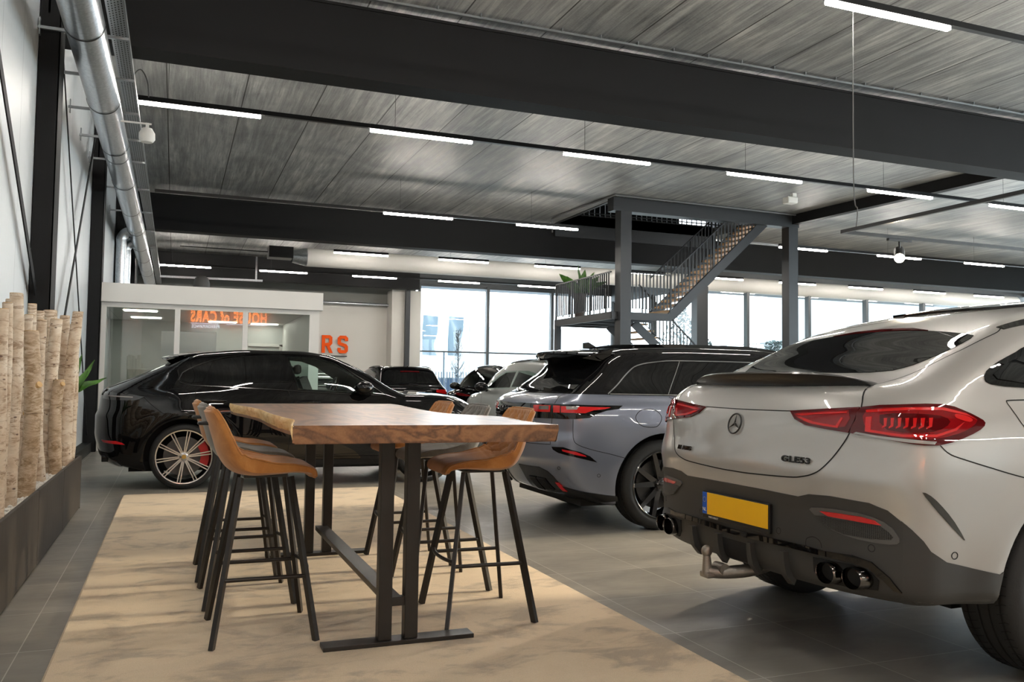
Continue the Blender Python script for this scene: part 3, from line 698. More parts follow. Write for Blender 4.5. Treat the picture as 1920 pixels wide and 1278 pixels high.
# ---------------------------------------------------------------- plants
g=G('leaf_green'); n=g.noise(g.mapping(),12,3); g.base(g.ramp(n,[(.3,(.03,.10,.012)),(.7,(.10,.25,.04))])); setp(g.b,rough=.38)
M_LEAF=g.m
def leaf(parent,base,tip,w,droop,name='leaf',roll=-.8):
    base=Vector(base);tip=Vector(tip); d=tip-base; sd=d.cross(Vector((0,0,1))); sd=sd.normalized() if sd.length>1e-3 else Vector((1,0,0)); nrm=sd.cross(d).normalized()
    sd,nrm=(sd*math.cos(roll)+nrm*math.sin(roll),nrm*math.cos(roll)-sd*math.sin(roll)) if abs(tip.x-base.x)>.1 else (sd,nrm)
    b=MB()
    def fn(u,v):
        t=v; wid=w*math.sin(PI*min(1,max(0,(t**.8))))**.8*(1-.25*t); 
        c=base+d*t+Vector((0,0,1))*(-droop*t*t+droop*.6*t*(1-t)*2)
        return tuple(c+sd*(u-.5)*2*wid+nrm*(abs(u-.5)*wid*.5+.012*math.sin(t*14)*abs(u-.5)*2))
    b.grid(7,12,fn)
    n0=len(b.v); b.add([(v[0]-nrm.x*.003,v[1]-nrm.y*.003,v[2]-nrm.z*.003) for v in b.v[:n0]],[tuple(f[::-1]) for f in b.f])
    return b.build(name,M_LEAF,parent,smooth=60)
pot=empty('potted_plant',(10.75,22.1,3.08),label='leafy green plant in a tall pot on the stair landing',cat='plant')
MB().lathe([(0,0),(.14,0),(.2,.75),(.18,.75),(.17,.7),(0,.7)],24,'z').build('pot',mat('pot_brown',(.10,.08,.07),.5),pot,smooth=40)
for (tx,ty,tz,w,dr_) in((-.05,.05,1.58,.19,0),(-.62,.1,1.36,.17,.06),(.16,0,1.46,.15,0),(.62,0,1.34,.16,.06),(.92,.1,1.26,.13,.1),(-.28,.3,1.3,.16,.03),(.36,-.2,1.40,.15,.03)):
    leaf(pot,(0,0,.7),(tx,ty,tz),w,dr_)
pot=empty('potted_plant',(-1.05,9.45,0),label='broad leaved green plant behind the birch trunks at the wall',cat='plant')
MB().lathe([(0,0),(.11,0),(.15,.4),(.135,.4),(.13,.36),(0,.36)],24,'z').build('pot',mat('pot_brown',(.10,.08,.07),.5),pot,smooth=40)
for (tx,ty,tz,w,dr_) in((.18,.2,1.48,.055,0),(.30,.15,1.42,.05,.0),(.41,.2,1.26,.045,.02),(.12,.0,1.40,.05,0),(-.02,.1,1.45,.05,0),(.25,.1,1.33,.05,.02)):
    leaf(pot,(.02,.02,.9 if tz>1.3 else 1.05),(tx,ty,tz),w,dr_)
MB().tube([(0,0,.3),(.01,.01,.7),(.03,.02,1.1)],.012,8).build('stem',M_LEAF,pot,smooth=60)

# ---------------------------------------------------------------- rug
g=G('beige_rug'); v=g.mapping((1,1.25,1)); n1=g.noise(v,1.9,5,.62,.9); n2=g.noise(g.mapping((1,1.9,1)),4.5,4,.6,.6); f=g.noise(g.mapping(),260,2,.6); big=g.math('ADD',g.math('MULTIPLY',n1,.65),g.math('MULTIPLY',n2,.35))
c=g.ramp(big,[(.40,(.27,.19,.11)),(.45,(.42,.305,.18)),(.50,(.56,.415,.25)),(.7,(.62,.465,.285))])
c=g.mix(.22,c,g.ramp(f,[(.3,(.30,.22,.13)),(.7,(.75,.64,.46))])); g.base(c); setp(g.b,rough=.95,sheen=.35); g.bump(f,.6,.006)
def rrect(x0,x1,y0,y1,r,n=6):
    out=[]
    for cx,cy,a0 in((x1-r,y0+r,-90),(x1-r,y1-r,0),(x0+r,y1-r,90),(x0+r,y0+r,180)):
        for k in range(n+1):
            a=R(a0+90*k/n); out.append((cx+r*math.cos(a),cy+r*math.sin(a)))
    return out
ro=rrect(-.462,2.262,1.2,9.93,.07); ri=rrect(-.452,2.252,1.21,9.92,.065)
b=MB(); n=len(ro); b.add([(x,y,0.001) for x,y in ro]+[(x,y,.016) for x,y in ro]+[(x,y,.022) for x,y in ri],[(i,(i+1)%n,n+(i+1)%n,n+i) for i in range(n)]+[(n+i,n+(i+1)%n,2*n+(i+1)%n,2*n+i) for i in range(n)]+[tuple(range(2*n,3*n))])
tag(b.build('rug',g.m),'large beige pile rug under the bar table and stools','rug')
RUGZ=.022

# ---------------------------------------------------------------- planter with birch trunks
g=G('planter_panel'); n=g.noise(g.mapping((1,8,.7)),4,5,.6); g.base(g.ramp(n,[(.3,(.042,.036,.031)),(.7,(.066,.057,.049))])); setp(g.b,rough=.6,spec=.25)
M_PL=g.m
root=empty('planter_box',(-.8,9.19,0),label='long dark panelled planter box along the left wall',cat='planter')
ys=[9.19,7.80,6.42,5.02,3.62,2.2]
for a,c_ in zip(ys[:-1],ys[1:]):
    q=MB(); q.box(-.022,0,c_-9.19+.006,a-9.19-.006,.01,.5,bev=.002); q.build('front_panel',M_PL,root)
q=MB(); q.box(-.5,-.022,2.2-9.19,2.22-9.19,.0,.495); q.box(-.5,-.0,-.022,0,.0,.495); q.box(-.5,-.48,2.2-9.19,0,0,.495); q.box(-.5,-.02,2.2-9.19,0,0,.40); q.build('box_body',M_PL,root)
# gravel
random.seed(3)
ico=bmesh.new(); bmesh.ops.create_icosphere(ico,subdivisions=1,radius=1); iv=[v.co.copy() for v in ico.verts]; iff=[[v.index for v in f.verts] for f in ico.faces]; ico.free()
b=MB()
for k in range(5200):
    x=random.uniform(-1.26,-.835); y=3.6+ (random.random()**.8)*5.55; s=random.uniform(.009,.019); z=.432+random.uniform(-.012,.016)
    Mx=Matrix.Rotation(random.uniform(0,6),3,'Z'); a=(s*random.uniform(.7,1.3),s,s*random.uniform(.6,1))
    b.add([(x+(Mx@v).x*a[0],y+(Mx@v).y*a[1],z+v.z*a[2]) for v in iv],iff)
b.box(-1.27,-.823,3.5,9.165,.38,.435)
o=b.build('white_gravel',mat('white_stone',(.72,.69,.64),.8,noise=(.15,8))); tag(o,'white gravel filling the planter around the birch trunks','gravel',kind='stuff')
# birch bark
g=G('birch_bark'); 
vb=g.mapping((4,4,13)); n1=g.noise(vb,2.2,6,.72,1.0); n2=g.noise(g.mapping((3,3,4)),2.5,4,.6,.6); n3=g.noise(g.mapping((9,9,70)),1.3,5,.75,.8)
vor=g.n('ShaderNodeTexVoronoi'); vor.inputs['Scale'].default_value=9; g.l(g.mapping((1,1,1.9)),vor.inputs['Vector'])
c=g.ramp(n2,[(.3,(.46,.33,.22)),(.5,(.63,.51,.38)),(.7,(.74,.65,.53))])
c=g.mix(g.ramp(n1,[(.52,0),(.60,.75)]),c,(.26,.155,.085))
c=g.mix(g.ramp(n3,[(.62,0),(.70,.75)]),c,(.16,.10,.07))
c=g.mix(g.ramp(vor.outputs['Distance'],[(.07,.9),(.12,0)]),c,(.10,.05,.035)); g.base(c); setp(g.b,rough=.75); g.bump(n1,.35,.006)
M_BARK=g.m
g=G('birch_bark_brown'); n1=g.noise(g.mapping((4,4,13)),2.2,6,.74,1.6); n2=g.noise(g.mapping((4,4,5)),2.2,4); 
c=g.ramp(n1,[(.32,(.16,.10,.055)),(.48,(.38,.26,.15)),(.62,(.62,.49,.36))]); c=g.mix(g.ramp(n2,[(.45,0),(.6,.55)]),c,(.60,.46,.33)); g.base(c); setp(g.b,rough=.8); g.bump(n1,.5,.008)
M_BARKB=g.m
M_CUT=mat('cut_wood',(.62,.40,.18),.7,noise=(.2,30))
def trunk(x,y,h,r,lean,seed,lab,brown=False,knots=(),bow=0):
    rnd=random.Random(seed); root=empty('birch_trunk',(x,y,.42),label=lab,cat='tree trunk')
    b=MB(); N=34; n=18; H_=h-.42; r*=1.12; ph=[rnd.uniform(0,6) for _ in range(6)]
    bul=[(rnd.uniform(.1,.95),rnd.uniform(.06,.16),rnd.uniform(0,6.28)) for _ in range(6)]
    def ctr(t): return Vector((lean*t+bow*math.sin(PI*t)+.006*math.sin(5*t+ph[0]),.008*math.sin(4*t+ph[1]),H_*t))
    def fn(u,v):
        th=2*PI*u; c=ctr(v); rr=r*(1.10-.16*v)*(1+.05*math.sin(3*th+ph[2]+4*v)+.035*math.sin(11*v+ph[3])+.03*math.sin(23*v+2*th+ph[4]))
        for (bt,ba,bp) in bul: rr*=1+ba*math.exp(-((v-bt)/.018)**2)*(.4+.6*max(0,math.cos(th-bp)))
        return (c.x+rr*math.cos(th),c.y+rr*math.sin(th),c.z)
    b.grid(n,N*2,fn,wrapu=True)
    b.build('bark',M_BARKB if brown else M_BARK,root,smooth=60)
    q=MB(); c=ctr(1); q.lathe([(0.0001,.004),(r*.86,.003),(r*.84,-.004)],18,'z',tuple(c)); q.build('cut_top',M_CUT,root)
    for (kt,ka) in knots:
        c=ctr(kt); d=Vector((math.cos(ka),math.sin(ka),.45)).normalized(); q=MB(); q.tube([c+d*r*.6,c+d*(r*1.25+.005)],r*.42,12); q.build('branch_stub',M_CUT,root,smooth=40)
    return root
TR=[(-.92,5.70,1.67,.025,0,'palest thin birch trunk at the left edge of the picture',0,()),(-.93,6.10,1.76,.038,-.010,'tallest birch trunk with a flared top, second from left edge',0,()),
(-.97,6.67,1.75,.031,-.045,'birch trunk with broken branch at top leaning left beside the tallest',0,((.42,-.6),)),(-1.08,7.84,1.83,.032,0,'birch trunk at the back behind the brown thick one',0,()),
(-.90,6.56,1.55,.045,0,'thickest brown barked birch trunk with round orange knot',1,((.66,-.7),)),(-1.08,8.22,1.80,.030,0,'slim birch trunk just right of the thickest brown one',0,()),
(-.93,7.49,1.68,.033,-.040,'light birch trunk leaning left in the middle of the row',0,()),(-1.05,8.66,1.84,.052,0,'wide cut birch trunk at the back reaching highest in the middle',0,()),
(-.94,8.11,1.73,.043,.0,'grey brown birch trunk in front of the wide back one',0,()),(-1.09,8.97,1.80,.030,0,'thin knobbly birch trunk at the wall side of the row',0,()),
(-.89,8.02,1.22,.042,0,'short brown birch trunk with an orange branch cut low in the row',1,((.93,-.75),)),(-.96,8.90,1.81,.042,.010,'straight pale birch trunk with rounded top, fourth from the right end',0,()),
(-.885,9.03,1.74,.036,.0,'slender birch trunk second from the right end of the planter',0,()),(-.89,8.74,1.84,.045,.055,'rightmost birch trunk bowed outward at the planter end',0,()),
(-1.02,8.42,1.68,.026,0,'thin birch trunk hidden between the pale ones near right end',0,()),(-1.08,6.85,1.78,.028,0,'narrow birch trunk at the back left behind the leaning one',0,()),
(-1.05,7.37,1.71,.030,.008,'grey birch trunk behind and above the thickest brown one',0,()),(-.86,5.25,1.6,.03,.0,'birch trunk in the planter outside the left picture edge',0,()),(-.9,4.5,1.7,.04,.0,'birch trunk in the planter nearest the camera',0,())]
for i,(x,y,h,r,ln,lab,br,kn) in enumerate(TR): trunk(x,y,h,r,ln,11+i,lab,bool(br),kn,bow=(-.03 if i==13 else 0 if i in(9,11,12,14) else random.uniform(-.03,.03)))

# ---------------------------------------------------------------- bar table
g=G('walnut_slab'); v=g.mapping((7,.55,9)); 
d=g.noise(g.mapping((1.2,.5,1)),1.3,3,.5,.5)
wv=g.n('ShaderNodeTexWave'); wv.wave_type='BANDS'; wv.bands_direction='X'; wv.inputs['Scale'].default_value=1.3; wv.inputs['Distortion'].default_value=14; wv.inputs['Detail'].default_value=3; wv.inputs['Detail Scale'].default_value=.8; wv.inputs['Detail Roughness'].default_value=.6
g.l(g.mapping((1.4,.55,3.2),rot=(0,.5,0)),wv.inputs['Vector'])
n1=g.noise(v,2.4,6,.6,.6); fine=g.noise(g.mapping((60,3,60)),2,3)
hh=g.noise(g.mapping((1.5,.32,3.4)),1.25,3,.55,1.1); sw=g.math('ADD',g.math('MULTIPLY',g.math('SINE',g.math('MULTIPLY',hh,62.)),.5),.5)
c=g.ramp(sw,[(.05,(.045,.018,.010)),(.3,(.15,.060,.024)),(.65,(.25,.108,.040)),(1,(.36,.165,.065))])
c=g.mix(.5,c,g.ramp(n1,[(.3,(.07,.03,.018)),(.5,(.19,.085,.038)),(.75,(.31,.15,.07))])); c=g.mix(.15,c,g.ramp(fine,[(.3,(.1,.05,.03)),(.7,(.45,.25,.13))]))
g.base(c); setp(g.b,rough=.34,coat=.12); g.b.inputs['Coat Roughness'].default_value=.2; g.bump(fine,.06,.002)
M_SLAB=g.m
g=G('sapwood'); n=g.noise(g.mapping((6,3,12)),3,5,.6,.4); g.base(g.ramp(n,[(.3,(.60,.36,.13)),(.5,(.80,.55,.25)),(.7,(.86,.66,.38))])); setp(g.b,rough=.55); g.bump(n,.6,.01); M_SAP=g.m
root=empty('bar_table',(1.0,5.15,0),label='high bar table with thick live edge wood slab on black steel legs',cat='table')
Lt=catmull([(.441,3.525),(.468,3.72),(.515,4.06),(.502,4.29),(.488,4.82),(.493,5.45),(.47,5.95),(.414,6.53),(.405,6.92)],8)
Rt=catmull([(1.598,3.49),(1.585,3.85),(1.66,4.36),(1.56,4.62),(1.50,4.85),(1.508,5.3),(1.60,6.2),(1.65,6.6),(1.66,6.95)],8)
TZ0,TZ1=.985,1.06
def edge_strip(line,sgn):
    b=MB(); rnd=random.Random(5); N=len(line); prof=[(0,0),(.012,-.006),(.02,-.022),(.016,-.04),(.0,-.056),(-.03,-.068),(-.06,-.075)]
    ph=[rnd.uniform(0,6) for _ in range(8)]
    vs=[];M_=len(prof)+2
    for i,p in enumerate(line):
        t=i/N*20
        vs.append((p[0]+sgn*.007-1.0,p[1]-5.15,TZ1))
        for k,(o,dz) in enumerate(prof):
            w=o*(1+.5*math.sin(t*2.1+ph[k%8])+.25*math.sin(t*5.3+ph[(k+3)%8]))*(.22)
            if k==0: w=.003*math.sin(t*9)
            vs.append((p[0]-sgn*w*1.0+sgn*.005*(k>2)-1.0,p[1]-5.15,TZ1+dz))
        vs.append((p[0]+sgn*.012-1.0,p[1]-5.15,TZ0))
    fs=[]
    for i in range(N-1):
        for k in range(M_-1): fs.append((i*M_+k,(i+1)*M_+k,(i+1)*M_+k+1,i*M_+k+1))
        fs.append((i*M_+M_-1,(i+1)*M_+M_-1,(i+1)*M_,i*M_))
    fs+= [tuple(range(M_)),tuple((N-1)*M_+k for k in range(M_))]
    b.add(vs,fs); return b
edge_strip(Lt,1).build('live_edge',M_SAP,root,smooth=50); edge_strip(Rt,-1).build('edge_face',M_SLAB,root,smooth=50)
poly=[(p[0]+.006-1,p[1]-5.15) for p in Lt]+[(p[0]-.006-1,p[1]-5.15) for p in Rt[::-1]]
bmx=bmesh.new(); vv=[bmx.verts.new((x,y,TZ0)) for x,y in poly]; f=bmx.faces.new(vv); r=bmesh.ops.extrude_face_region(bmx,geom=[f])
for e in r['geom']:
    if isinstance(e,bmesh.types.BMVert): e.co.z=TZ1
bmesh.ops.recalc_face_normals(bmx,faces=bmx.faces)
es=[e for e in bmx.edges if abs(e.verts[0].co.z-e.verts[1].co.z)<1e-5 and (abs(e.verts[0].co.y-e.verts[1].co.y)<.05) and (e.verts[0].co.y<-1.55)]
bmesh.ops.bevel(bmx,geom=es,offset=.005,segments=2,affect='EDGES')
b=MB(); b.bm(bmx); b.build('slab_top',M_SLAB,root)
M_LEG=mat('bronze_black_steel',(.030,.027,.025),.40,.4,noise=(.15,10),bump=.05,bscale=120)
for (y,xa,xb,bx0,bx1) in((4.0,.945,1.07,.66,1.375),(6.17,.91,1.035,.62,1.33)):
    for x in(xa,xb):
        b=MB(); b.box(x-.032-1,x+.032-1,y-.03-5.15,y+.03-5.15,RUGZ+.02,TZ0-.008,bev=.003); b.build('leg',M_LEG,root)
    b=MB(); b.box(bx0-1,bx1-1,y-.05-5.15,y+.05-5.15,RUGZ,RUGZ+.02,bev=.002); b.build('base_plate',M_LEG,root)
    b=MB(); b.box(xa-.15-1,xb+.15-1,y-.05-5.15,y+.05-5.15,TZ0-.01,TZ0); b.build('top_plate',M_LEG,root)
b=MB(); b.box(.975-1-.02,1.045-1-.01,4.0-5.15+.02,6.17-5.15,.195,.225); b.box(.945-1,1.07-1,4.0-.02-5.15,4.0+.02-5.15,.195,.235); b.build('stretcher',M_LEG,root)

# ---------------------------------------------------------------- bar stools
def suede(nm,a,b_,c_):
    g=G(nm); n=g.noise(g.mapping(),7,5,.65,.6); f=g.noise(g.mapping(),180,2); c=g.ramp(n,[(.3,a),(.5,b_),(.72,c_)]); c=g.mix(.1,c,g.ramp(f,[(.3,a),(.7,c_)])); g.base(c); setp(g.b,rough=.72,sheen=.3); g.bump(f,.15,.002); return g.m
M_TAN=suede('tan_suede',(.33,.115,.018),(.44,.17,.030),(.54,.24,.062)); M_GREY=suede('grey_suede',(.115,.105,.09),(.155,.145,.125),(.21,.195,.17))
prof=catmull([(.222,.772),(.205,.806),(.13,.815),(.02,.806),(-.08,.803),(-.155,.825),(-.20,.885),(-.225,.96),(-.25,1.04),(-.272,1.105)],8)
PN=len(prof)
def seat(m_):
    nu=41
    def dims(t):
        hw=.195+.045*math.sin(PI*min(1,t/.62)) if t<.62 else .195+.045*math.sin(PI*.5)*0+.0
        return hw
    W=pchip([(0,.165),(.05,.195),(.2,.222),(.45,.236),(.65,.228),(.9,.20),(.97,.185),(1,.165)])
    RZ=pchip([(0,0),(.12,.004),(.3,.03),(.45,.062),(.55,.06),(.65,.02),(1,0)]); FW=pchip([(0,0),(.35,0),(.5,.03),(.65,.06),(.85,.045),(1,.02)])
    def P(i,j,side):
        t=j/(PN-1); u=-1+2*i/(nu-1); x,z=prof[j]
        q=prof[min(j+1,PN-1)]-prof[max(j-1,0)]; q=q/np.hypot(*q); nx,nz=q[1],-q[0]   # towards the sitter
        if nz<0 and t<.4: nx,nz=-nx,-nz
        nx,nz=abs(nx),abs(nz)
        e=abs(u)**2.6; th=.022 if side else -.020
        th*=(1-.55*abs(u)**8)*(1 if .02<t<.98 else .3)
        if side:
            # quilted diamonds on the inside of the back
            if t>.52 and t<.95 and abs(u)<.86:
                a=(t-.5)*17; bq=u*4.2
                dd=min(abs(((a+bq)/2)%1-.5)*2, abs(((a-bq)/2)%1-.5)*2); dd=1-max(0,1-(1-dd)*3.2) if False else dd
                s1=abs(math.sin(PI*(a+bq)/2)); s2=abs(math.sin(PI*(a-bq)/2)); th+=.016*(min(s1,.5)+min(s2,.5)-1.0)
            # seam line round the seat pad
            th-=.004*math.exp(-((abs(u)-.86)/.03)**2)
            if t<.5: th-=.003*math.exp(-((t-.47)/.012)**2)
        return (x+nx*th+FW(t)*e, u*W(t), z+nz*th+RZ(t)*e*(1 if side else .25))
    b=MB(); vs=[]
    for side in(1,0):
        for i in range(nu):
            for j in range(PN): vs.append(tuple(float(c) for c in P(i,j,side)))
    fs=[];o2=nu*PN
    for i in range(nu-1):
        for j in range(PN-1):
            k=i*PN+j; fs.append((k,k+PN,k+PN+1,k+1)); fs.append((o2+k,o2+k+1,o2+k+PN+1,o2+k+PN))
    for i in range(nu-1):
        for j in(0,PN-1): k=i*PN+j; fs.append((k,k+PN,o2+k+PN,o2+k))
    for j in range(PN-1):
        for i in(0,nu-1): k=i*PN+j; fs.append((k,k+1,o2+k+1,o2+k))
    b.add(vs,fs); 
    pip=MB(); line=[vs[0*PN+j] for j in range(PN)]+[vs[i*PN+PN-1] for i in range(1,nu)]+[vs[(nu-1)*PN+j] for j in range(PN-2,-1,-1)]+[vs[i*PN] for i in range(nu-2,0,-1)]
    pip.tube(line,.0045,6,close=True)
    return b.mesh('seat_shell',m_,50),pip.mesh('piping',m_,60)
def leg_mesh(sx,sy):
    b=MB(); b.beam((sx*.115,sy*.115,.775),(sx*.232,sy*.268,RUGZ),.036,.020,up=(sx*1.0,sy*-.4,0)); return b.mesh('leg',M_LEG)
legs=[leg_mesh(sx,sy) for sx in(-1,1) for sy in(-1,1)]
def lp(sx,sy,z):
    t=(.775-z)/(.775-RUGZ); return (sx*(.115+(.232-.115)*t),sy*(.115+(.268-.115)*t),z)
fr=MB(); fr.tube([lp(-1,-1,.315),lp(1,-1,.315)],.010,8); fr.tube([lp(-1,1,.315),lp(1,1,.315)],.010,8)
a=Vector(lp(1,-1,.335));c_=Vector(lp(1,1,.335)); fr.tube(catmull([a,a*.75+c_*.25+Vector((.022,0,0)),(a+c_)/2+Vector((.028,0,0)),a*.25+c_*.75+Vector((.022,0,0)),c_],6),.010,8)
fr=fr.mesh('footrest',M_LEG,50)
sp_=MB(); sp_.box(-.10,.10,-.10,.10,.772,.785); sp_=sp_.mesh('seat_plate',M_LEG)
hd=MB(); hd.tube(catmull([(-.255,-.045,1.03),(-.29,-.042,1.03),(-.305,-.03,1.03),(-.305,.03,1.03),(-.29,.042,1.03),(-.255,.045,1.03)],5),.008,8); hd=hd.mesh('back_handle',M_BLACK,50)
st={k:seat(m_) for k,m_ in(('tan',M_TAN),('grey',M_GREY))}
def stool(x,y,rz,col,lab):
    r=empty('bar_stool',(x,y,0),rz); tag(r,lab,'stool','upholstered bar stools around the high table')
    for me,n_ in [(st[col][0],'seat_shell'),(st[col][1],'piping'),(fr,'footrest'),(sp_,'seat_plate'),(hd,'back_handle')]+[(l,'leg') for l in legs]:
        o=bpy.data.objects.new(n_,me); COL.objects.link(o); o.parent=r
stool(.425,4.41,R(0),'tan','tan suede bar stool nearest on the left side of the table')
stool(.412,5.12,R(1),'grey','grey suede bar stool in the middle of the left row')
stool(.398,5.81,R(0),'tan','tan suede bar stool farthest on the left side of the table')
stool(1.530,4.37,R(178),'tan','tan suede bar stool nearest on the right side with diamond stitching')
stool(1.530,5.07,R(180),'grey','grey suede bar stool in the middle of the right row')
stool(1.530,5.80,R(180),'tan','tan suede bar stool farthest on the right side of the table')

# ---------------------------------------------------------------- outside
b=MB(); b.box(-40,160,35.4,200,-.12,-.04); b.box(36.3,160,-60,35.4,-.12,-.04); b.box(18.9,36.3,28.2,35.4,-.12,-.04); struct(b.build('ground',mat('pavement_pale',(.42,.43,.43),.9)))
M_FLAG=mat('flag_blue_grey',(.14,.185,.22),.8)
for i,(x,w_,lab) in enumerate(((13.84,.98,'left tall pale blue banner on its mast outside the window'),(15.45,.98,'right tall pale blue banner on its mast outside the window'))):
    root=empty('banner_flag',(x,50,0),label=lab,cat='flag',group='banners outside')
    b=MB(); b.tube([(-.04,0,0),(-.04,0,5.75)],.022,8); b.build('flag_pole',M_WHITEP,root)
    b=MB(); b.grid(14,40,lambda u,v:(w_*u*(1-.28*math.exp(-((v-.25)/.22)**2)),.10*math.sin(u*5+v*4+i),2.9+2.4*v-.05*u))
    b.build('flag_cloth',M_FLAG,root,smooth=60)
def bare_tree(x,y,h,seed,lab):
    rnd=random.Random(seed); root=empty('bare_tree',(x,y,0),label=lab,cat='tree'); b=MB(); M_T=mat('bare_bark',(.03,.033,.036),.9)
    b.tube([(0,0,0),(.03,0,h*.5),(0,0,h)],[.07,.045,.012],7); b.build('trunk',M_T,root)
    b=MB()
    for k in range(70):
        z=h*rnd.uniform(.25,.97); a=rnd.uniform(0,6.28); L_=h*.18*(1.15-z/h)+.15; p=Vector((0,0,z)); q=p+Vector((math.cos(a)*L_*.6,math.sin(a)*L_*.6,L_*.9)); b.tube([p,(p+q)/2+Vector((math.cos(a),math.sin(a),0))*.06,q],[.018,.012,.005],4)
        for j in range(4):
            t=rnd.uniform(.3,1); s=p+(q-p)*t; e=s+Vector((rnd.uniform(-.2,.2),rnd.uniform(-.2,.2),rnd.uniform(.05,.28))); b.tube([s,e],[.009,.004],4)
    b.build('branches',M_T,root); return root
bare_tree(15.45,48,4.2,4,'slim bare tree outside the window in front of the right banner')
root=empty('palisade_fence',(10,46,0),label='grey palisade fence outside beyond the tall window',cat='fence')
M_FEN=mat('fence_blue_grey',(.035,.055,.075),.7)
b=MB(); b.box(0,16,-.02,.02,.35,.42); b.box(0,16,-.02,.02,1.45,1.52); b.build('rails',M_FEN,root)
b=MB()
for i in range(100): b.box(i*.16,i*.16+.05,-.015,.015,0,1.85)
tag(b.build('pickets',M_FEN,root),kind='stuff')
b=MB(); b.tube([(3.9,-.3,0),(3.9,-.3,3.0)],.05,8); b.build('gate_post',M_FEN,root)
o=MB().box(0,6,0,2.4,0,1.5,bev=.02).build('container',mat('container_blue',(.012,.03,.065),.7),loc=(12.2,52,0)); tag(o,'dark blue container standing outside behind the fence','container')
o=MB().box(0,40,0,12,0,7.4).build('warehouse',mat('white_cladding',(.40,.43,.45),.8),loc=(9,88,0)); tag(o,'pale low warehouse far outside behind the bare tree','building')
q=MB()
for i in range(4): q.box(1+i*9.8,1.03+i*9.8,-.03,0,0,7.4)
q.build('cladding_joints',mat('joint_grey',(.13,.15,.165),.8),o)
o=MB().box(0,60,0,3,0,9.4).build('white_building',mat('pale_building',(.27,.30,.315),.8),loc=(50,62,0)); tag(o,'pale office building outside seen through the right windows','building')
q=MB()
for i in range(16): q.box(-2.2,-2.16,-3+i*1.8,-2.96+i*1.8,3.2,5.0)
for z in(5.0,3.2): q.box(-2.24,-2.14,-3,25,z,z+.06)
for i in range(12): q.box(-2+i*2.6,-1.96+i*2.6,-3.04,-3,3.2,5.0)
q.box(-2.2,30,-3.05,-3,5.,5.06); q.box(-2.2,30,-3.1,0,3.0,3.2); q.build('balcony_railing',mat('rail_grey_blue',(.07,.09,.11),.7),o)
q=MB()
for i in range(6): q.box(2+i*4,4.6+i*4,-.05,.02,.8,2.6)
q.build('window',mat('pane_dull_blue',(.08,.11,.14),.3),o)
def bushy(x,y,h,w,seed,lab):
    rnd=random.Random(seed); root=empty('evergreen_tree',(x,y,0),label=lab,cat='tree'); MB().tube([(0,0,0),(0,0,h*.7)],[.12,.05],7).build('trunk',mat('bare_bark',(.03,.033,.036),.9),root)
    b=MB()
    for k in range(900):
        z=rnd.random(); rr=w*.5*(1-z*.75)*math.sqrt(rnd.random())*(.8+.4*math.sin(5*z+seed)); a=rnd.uniform(0,6.28); c=Vector((math.cos(a)*rr,math.sin(a)*rr,h*(.25+.75*z)+rnd.uniform(-.1,.1)))
        s=rnd.uniform(.08,.2); d1=Vector((rnd.uniform(-1,1),rnd.uniform(-1,1),rnd.uniform(-.4,.8))).normalized()*s; d2=d1.cross(Vector((rnd.uniform(-1,1),rnd.uniform(-1,1),1))).normalized()*s*.6
        b.add([c-d1,c+d2,c+d1,c-d2],[(0,1,2,3)])
    b.build('foliage',mat('foliage_hazy',(.030,.048,.046),.9),root)
for i,(x,y,h,w,lab) in enumerate(((41.2,52,4.6,4.6,'rounded pine tree outside left of the window mullion'),(46.8,53,4.2,3.2,'small evergreen outside right of the window mullion'),(46.5,49,4.4,3.4,'evergreen outside left of the right stair post'),(25.2,47.5,3.6,2.6,'hazy evergreen outside behind the stair landing'),(32.0,50,6.8,5,'tall hazy tree outside beyond the stair flight'),(29.5,44,5.8,3.6,'hazy tree outside between the corner mullions'))):
    bushy(x,y,h,w,i+2,lab)
# ---------------------------------------------------------------- cars
def paint(nm,c,metal=.3,rough=.35,flake=.1,spec=.5):
    g=G(nm); n=g.noise(g.mapping(),900,2); 
    col=g.mix(n,tuple(x*(1-flake) for x in c),tuple(min(1,x*(1+flake)) for x in c)); g.base(col); setp(g.b,metal=metal,rough=rough,coat=1.0,coatr=.02,spec=spec); return g.m
M_SILV=paint('silver_paint',(.40,.39,.37),.25,.36,.06)
M_BLKP=paint('black_paint',(.003,.003,.0035),.0,.3,spec=0.); M_BLUP=paint('slate_blue_paint',(.185,.205,.265),.45,.36,.12)
M_GRYP=paint('light_grey_paint',(.34,.36,.34),.3,.35); M_BRNP=paint('dark_brown_paint',(.05,.042,.038),.4,.3)
M_GLOSSB=mat('gloss_black',(.004,.004,.0045),.3,0,coat=1.,coatr=.02,spec=0.)
M_TINT=mat('tinted_glass',(.006,.0065,.007),.3,0,spec=0.,coat=1,coatr=.008)
M_CLAD=mat('matt_cladding',(.034,.033,.031),.55,0,noise=(.06,8),bump=.04,bscale=300)
M_GAP=mat('panel_gap_black',(.003,.003,.003),.9)
M_RED=mat('red_lamp',(.62,.010,.010),.25,0,coat=1,coatr=.02,spec=.1); M_REDD=mat('dark_red_lamp',(.085,.003,.004),.3,0,coat=1,coatr=.02,spec=0.)
M_REDM=mat('mid_red_lamp_glow',(.24,.004,.006),.3,0,coat=1,coatr=.02,spec=0.)  # mid red paints a glow inside the silver car's tail lamps
M_REDG=emis('red_glow',(1,.03,.02),.9); M_LAMPC=mat('clear_lamp',(.33,.30,.29),.2,.2,coat=1); M_REFL=mat('red_reflector',(.55,.01,.015),.25,0,coat=.6)
M_CARB=mat('gloss_carbon',(.010,.010,.010),.12,0,coat=1,coatr=.03); M_CALR=mat('caliper_red',(.45,.006,.008),.35,0); M_BRUSH=mat('brake_disc',(.10,.10,.10),.45,.6)
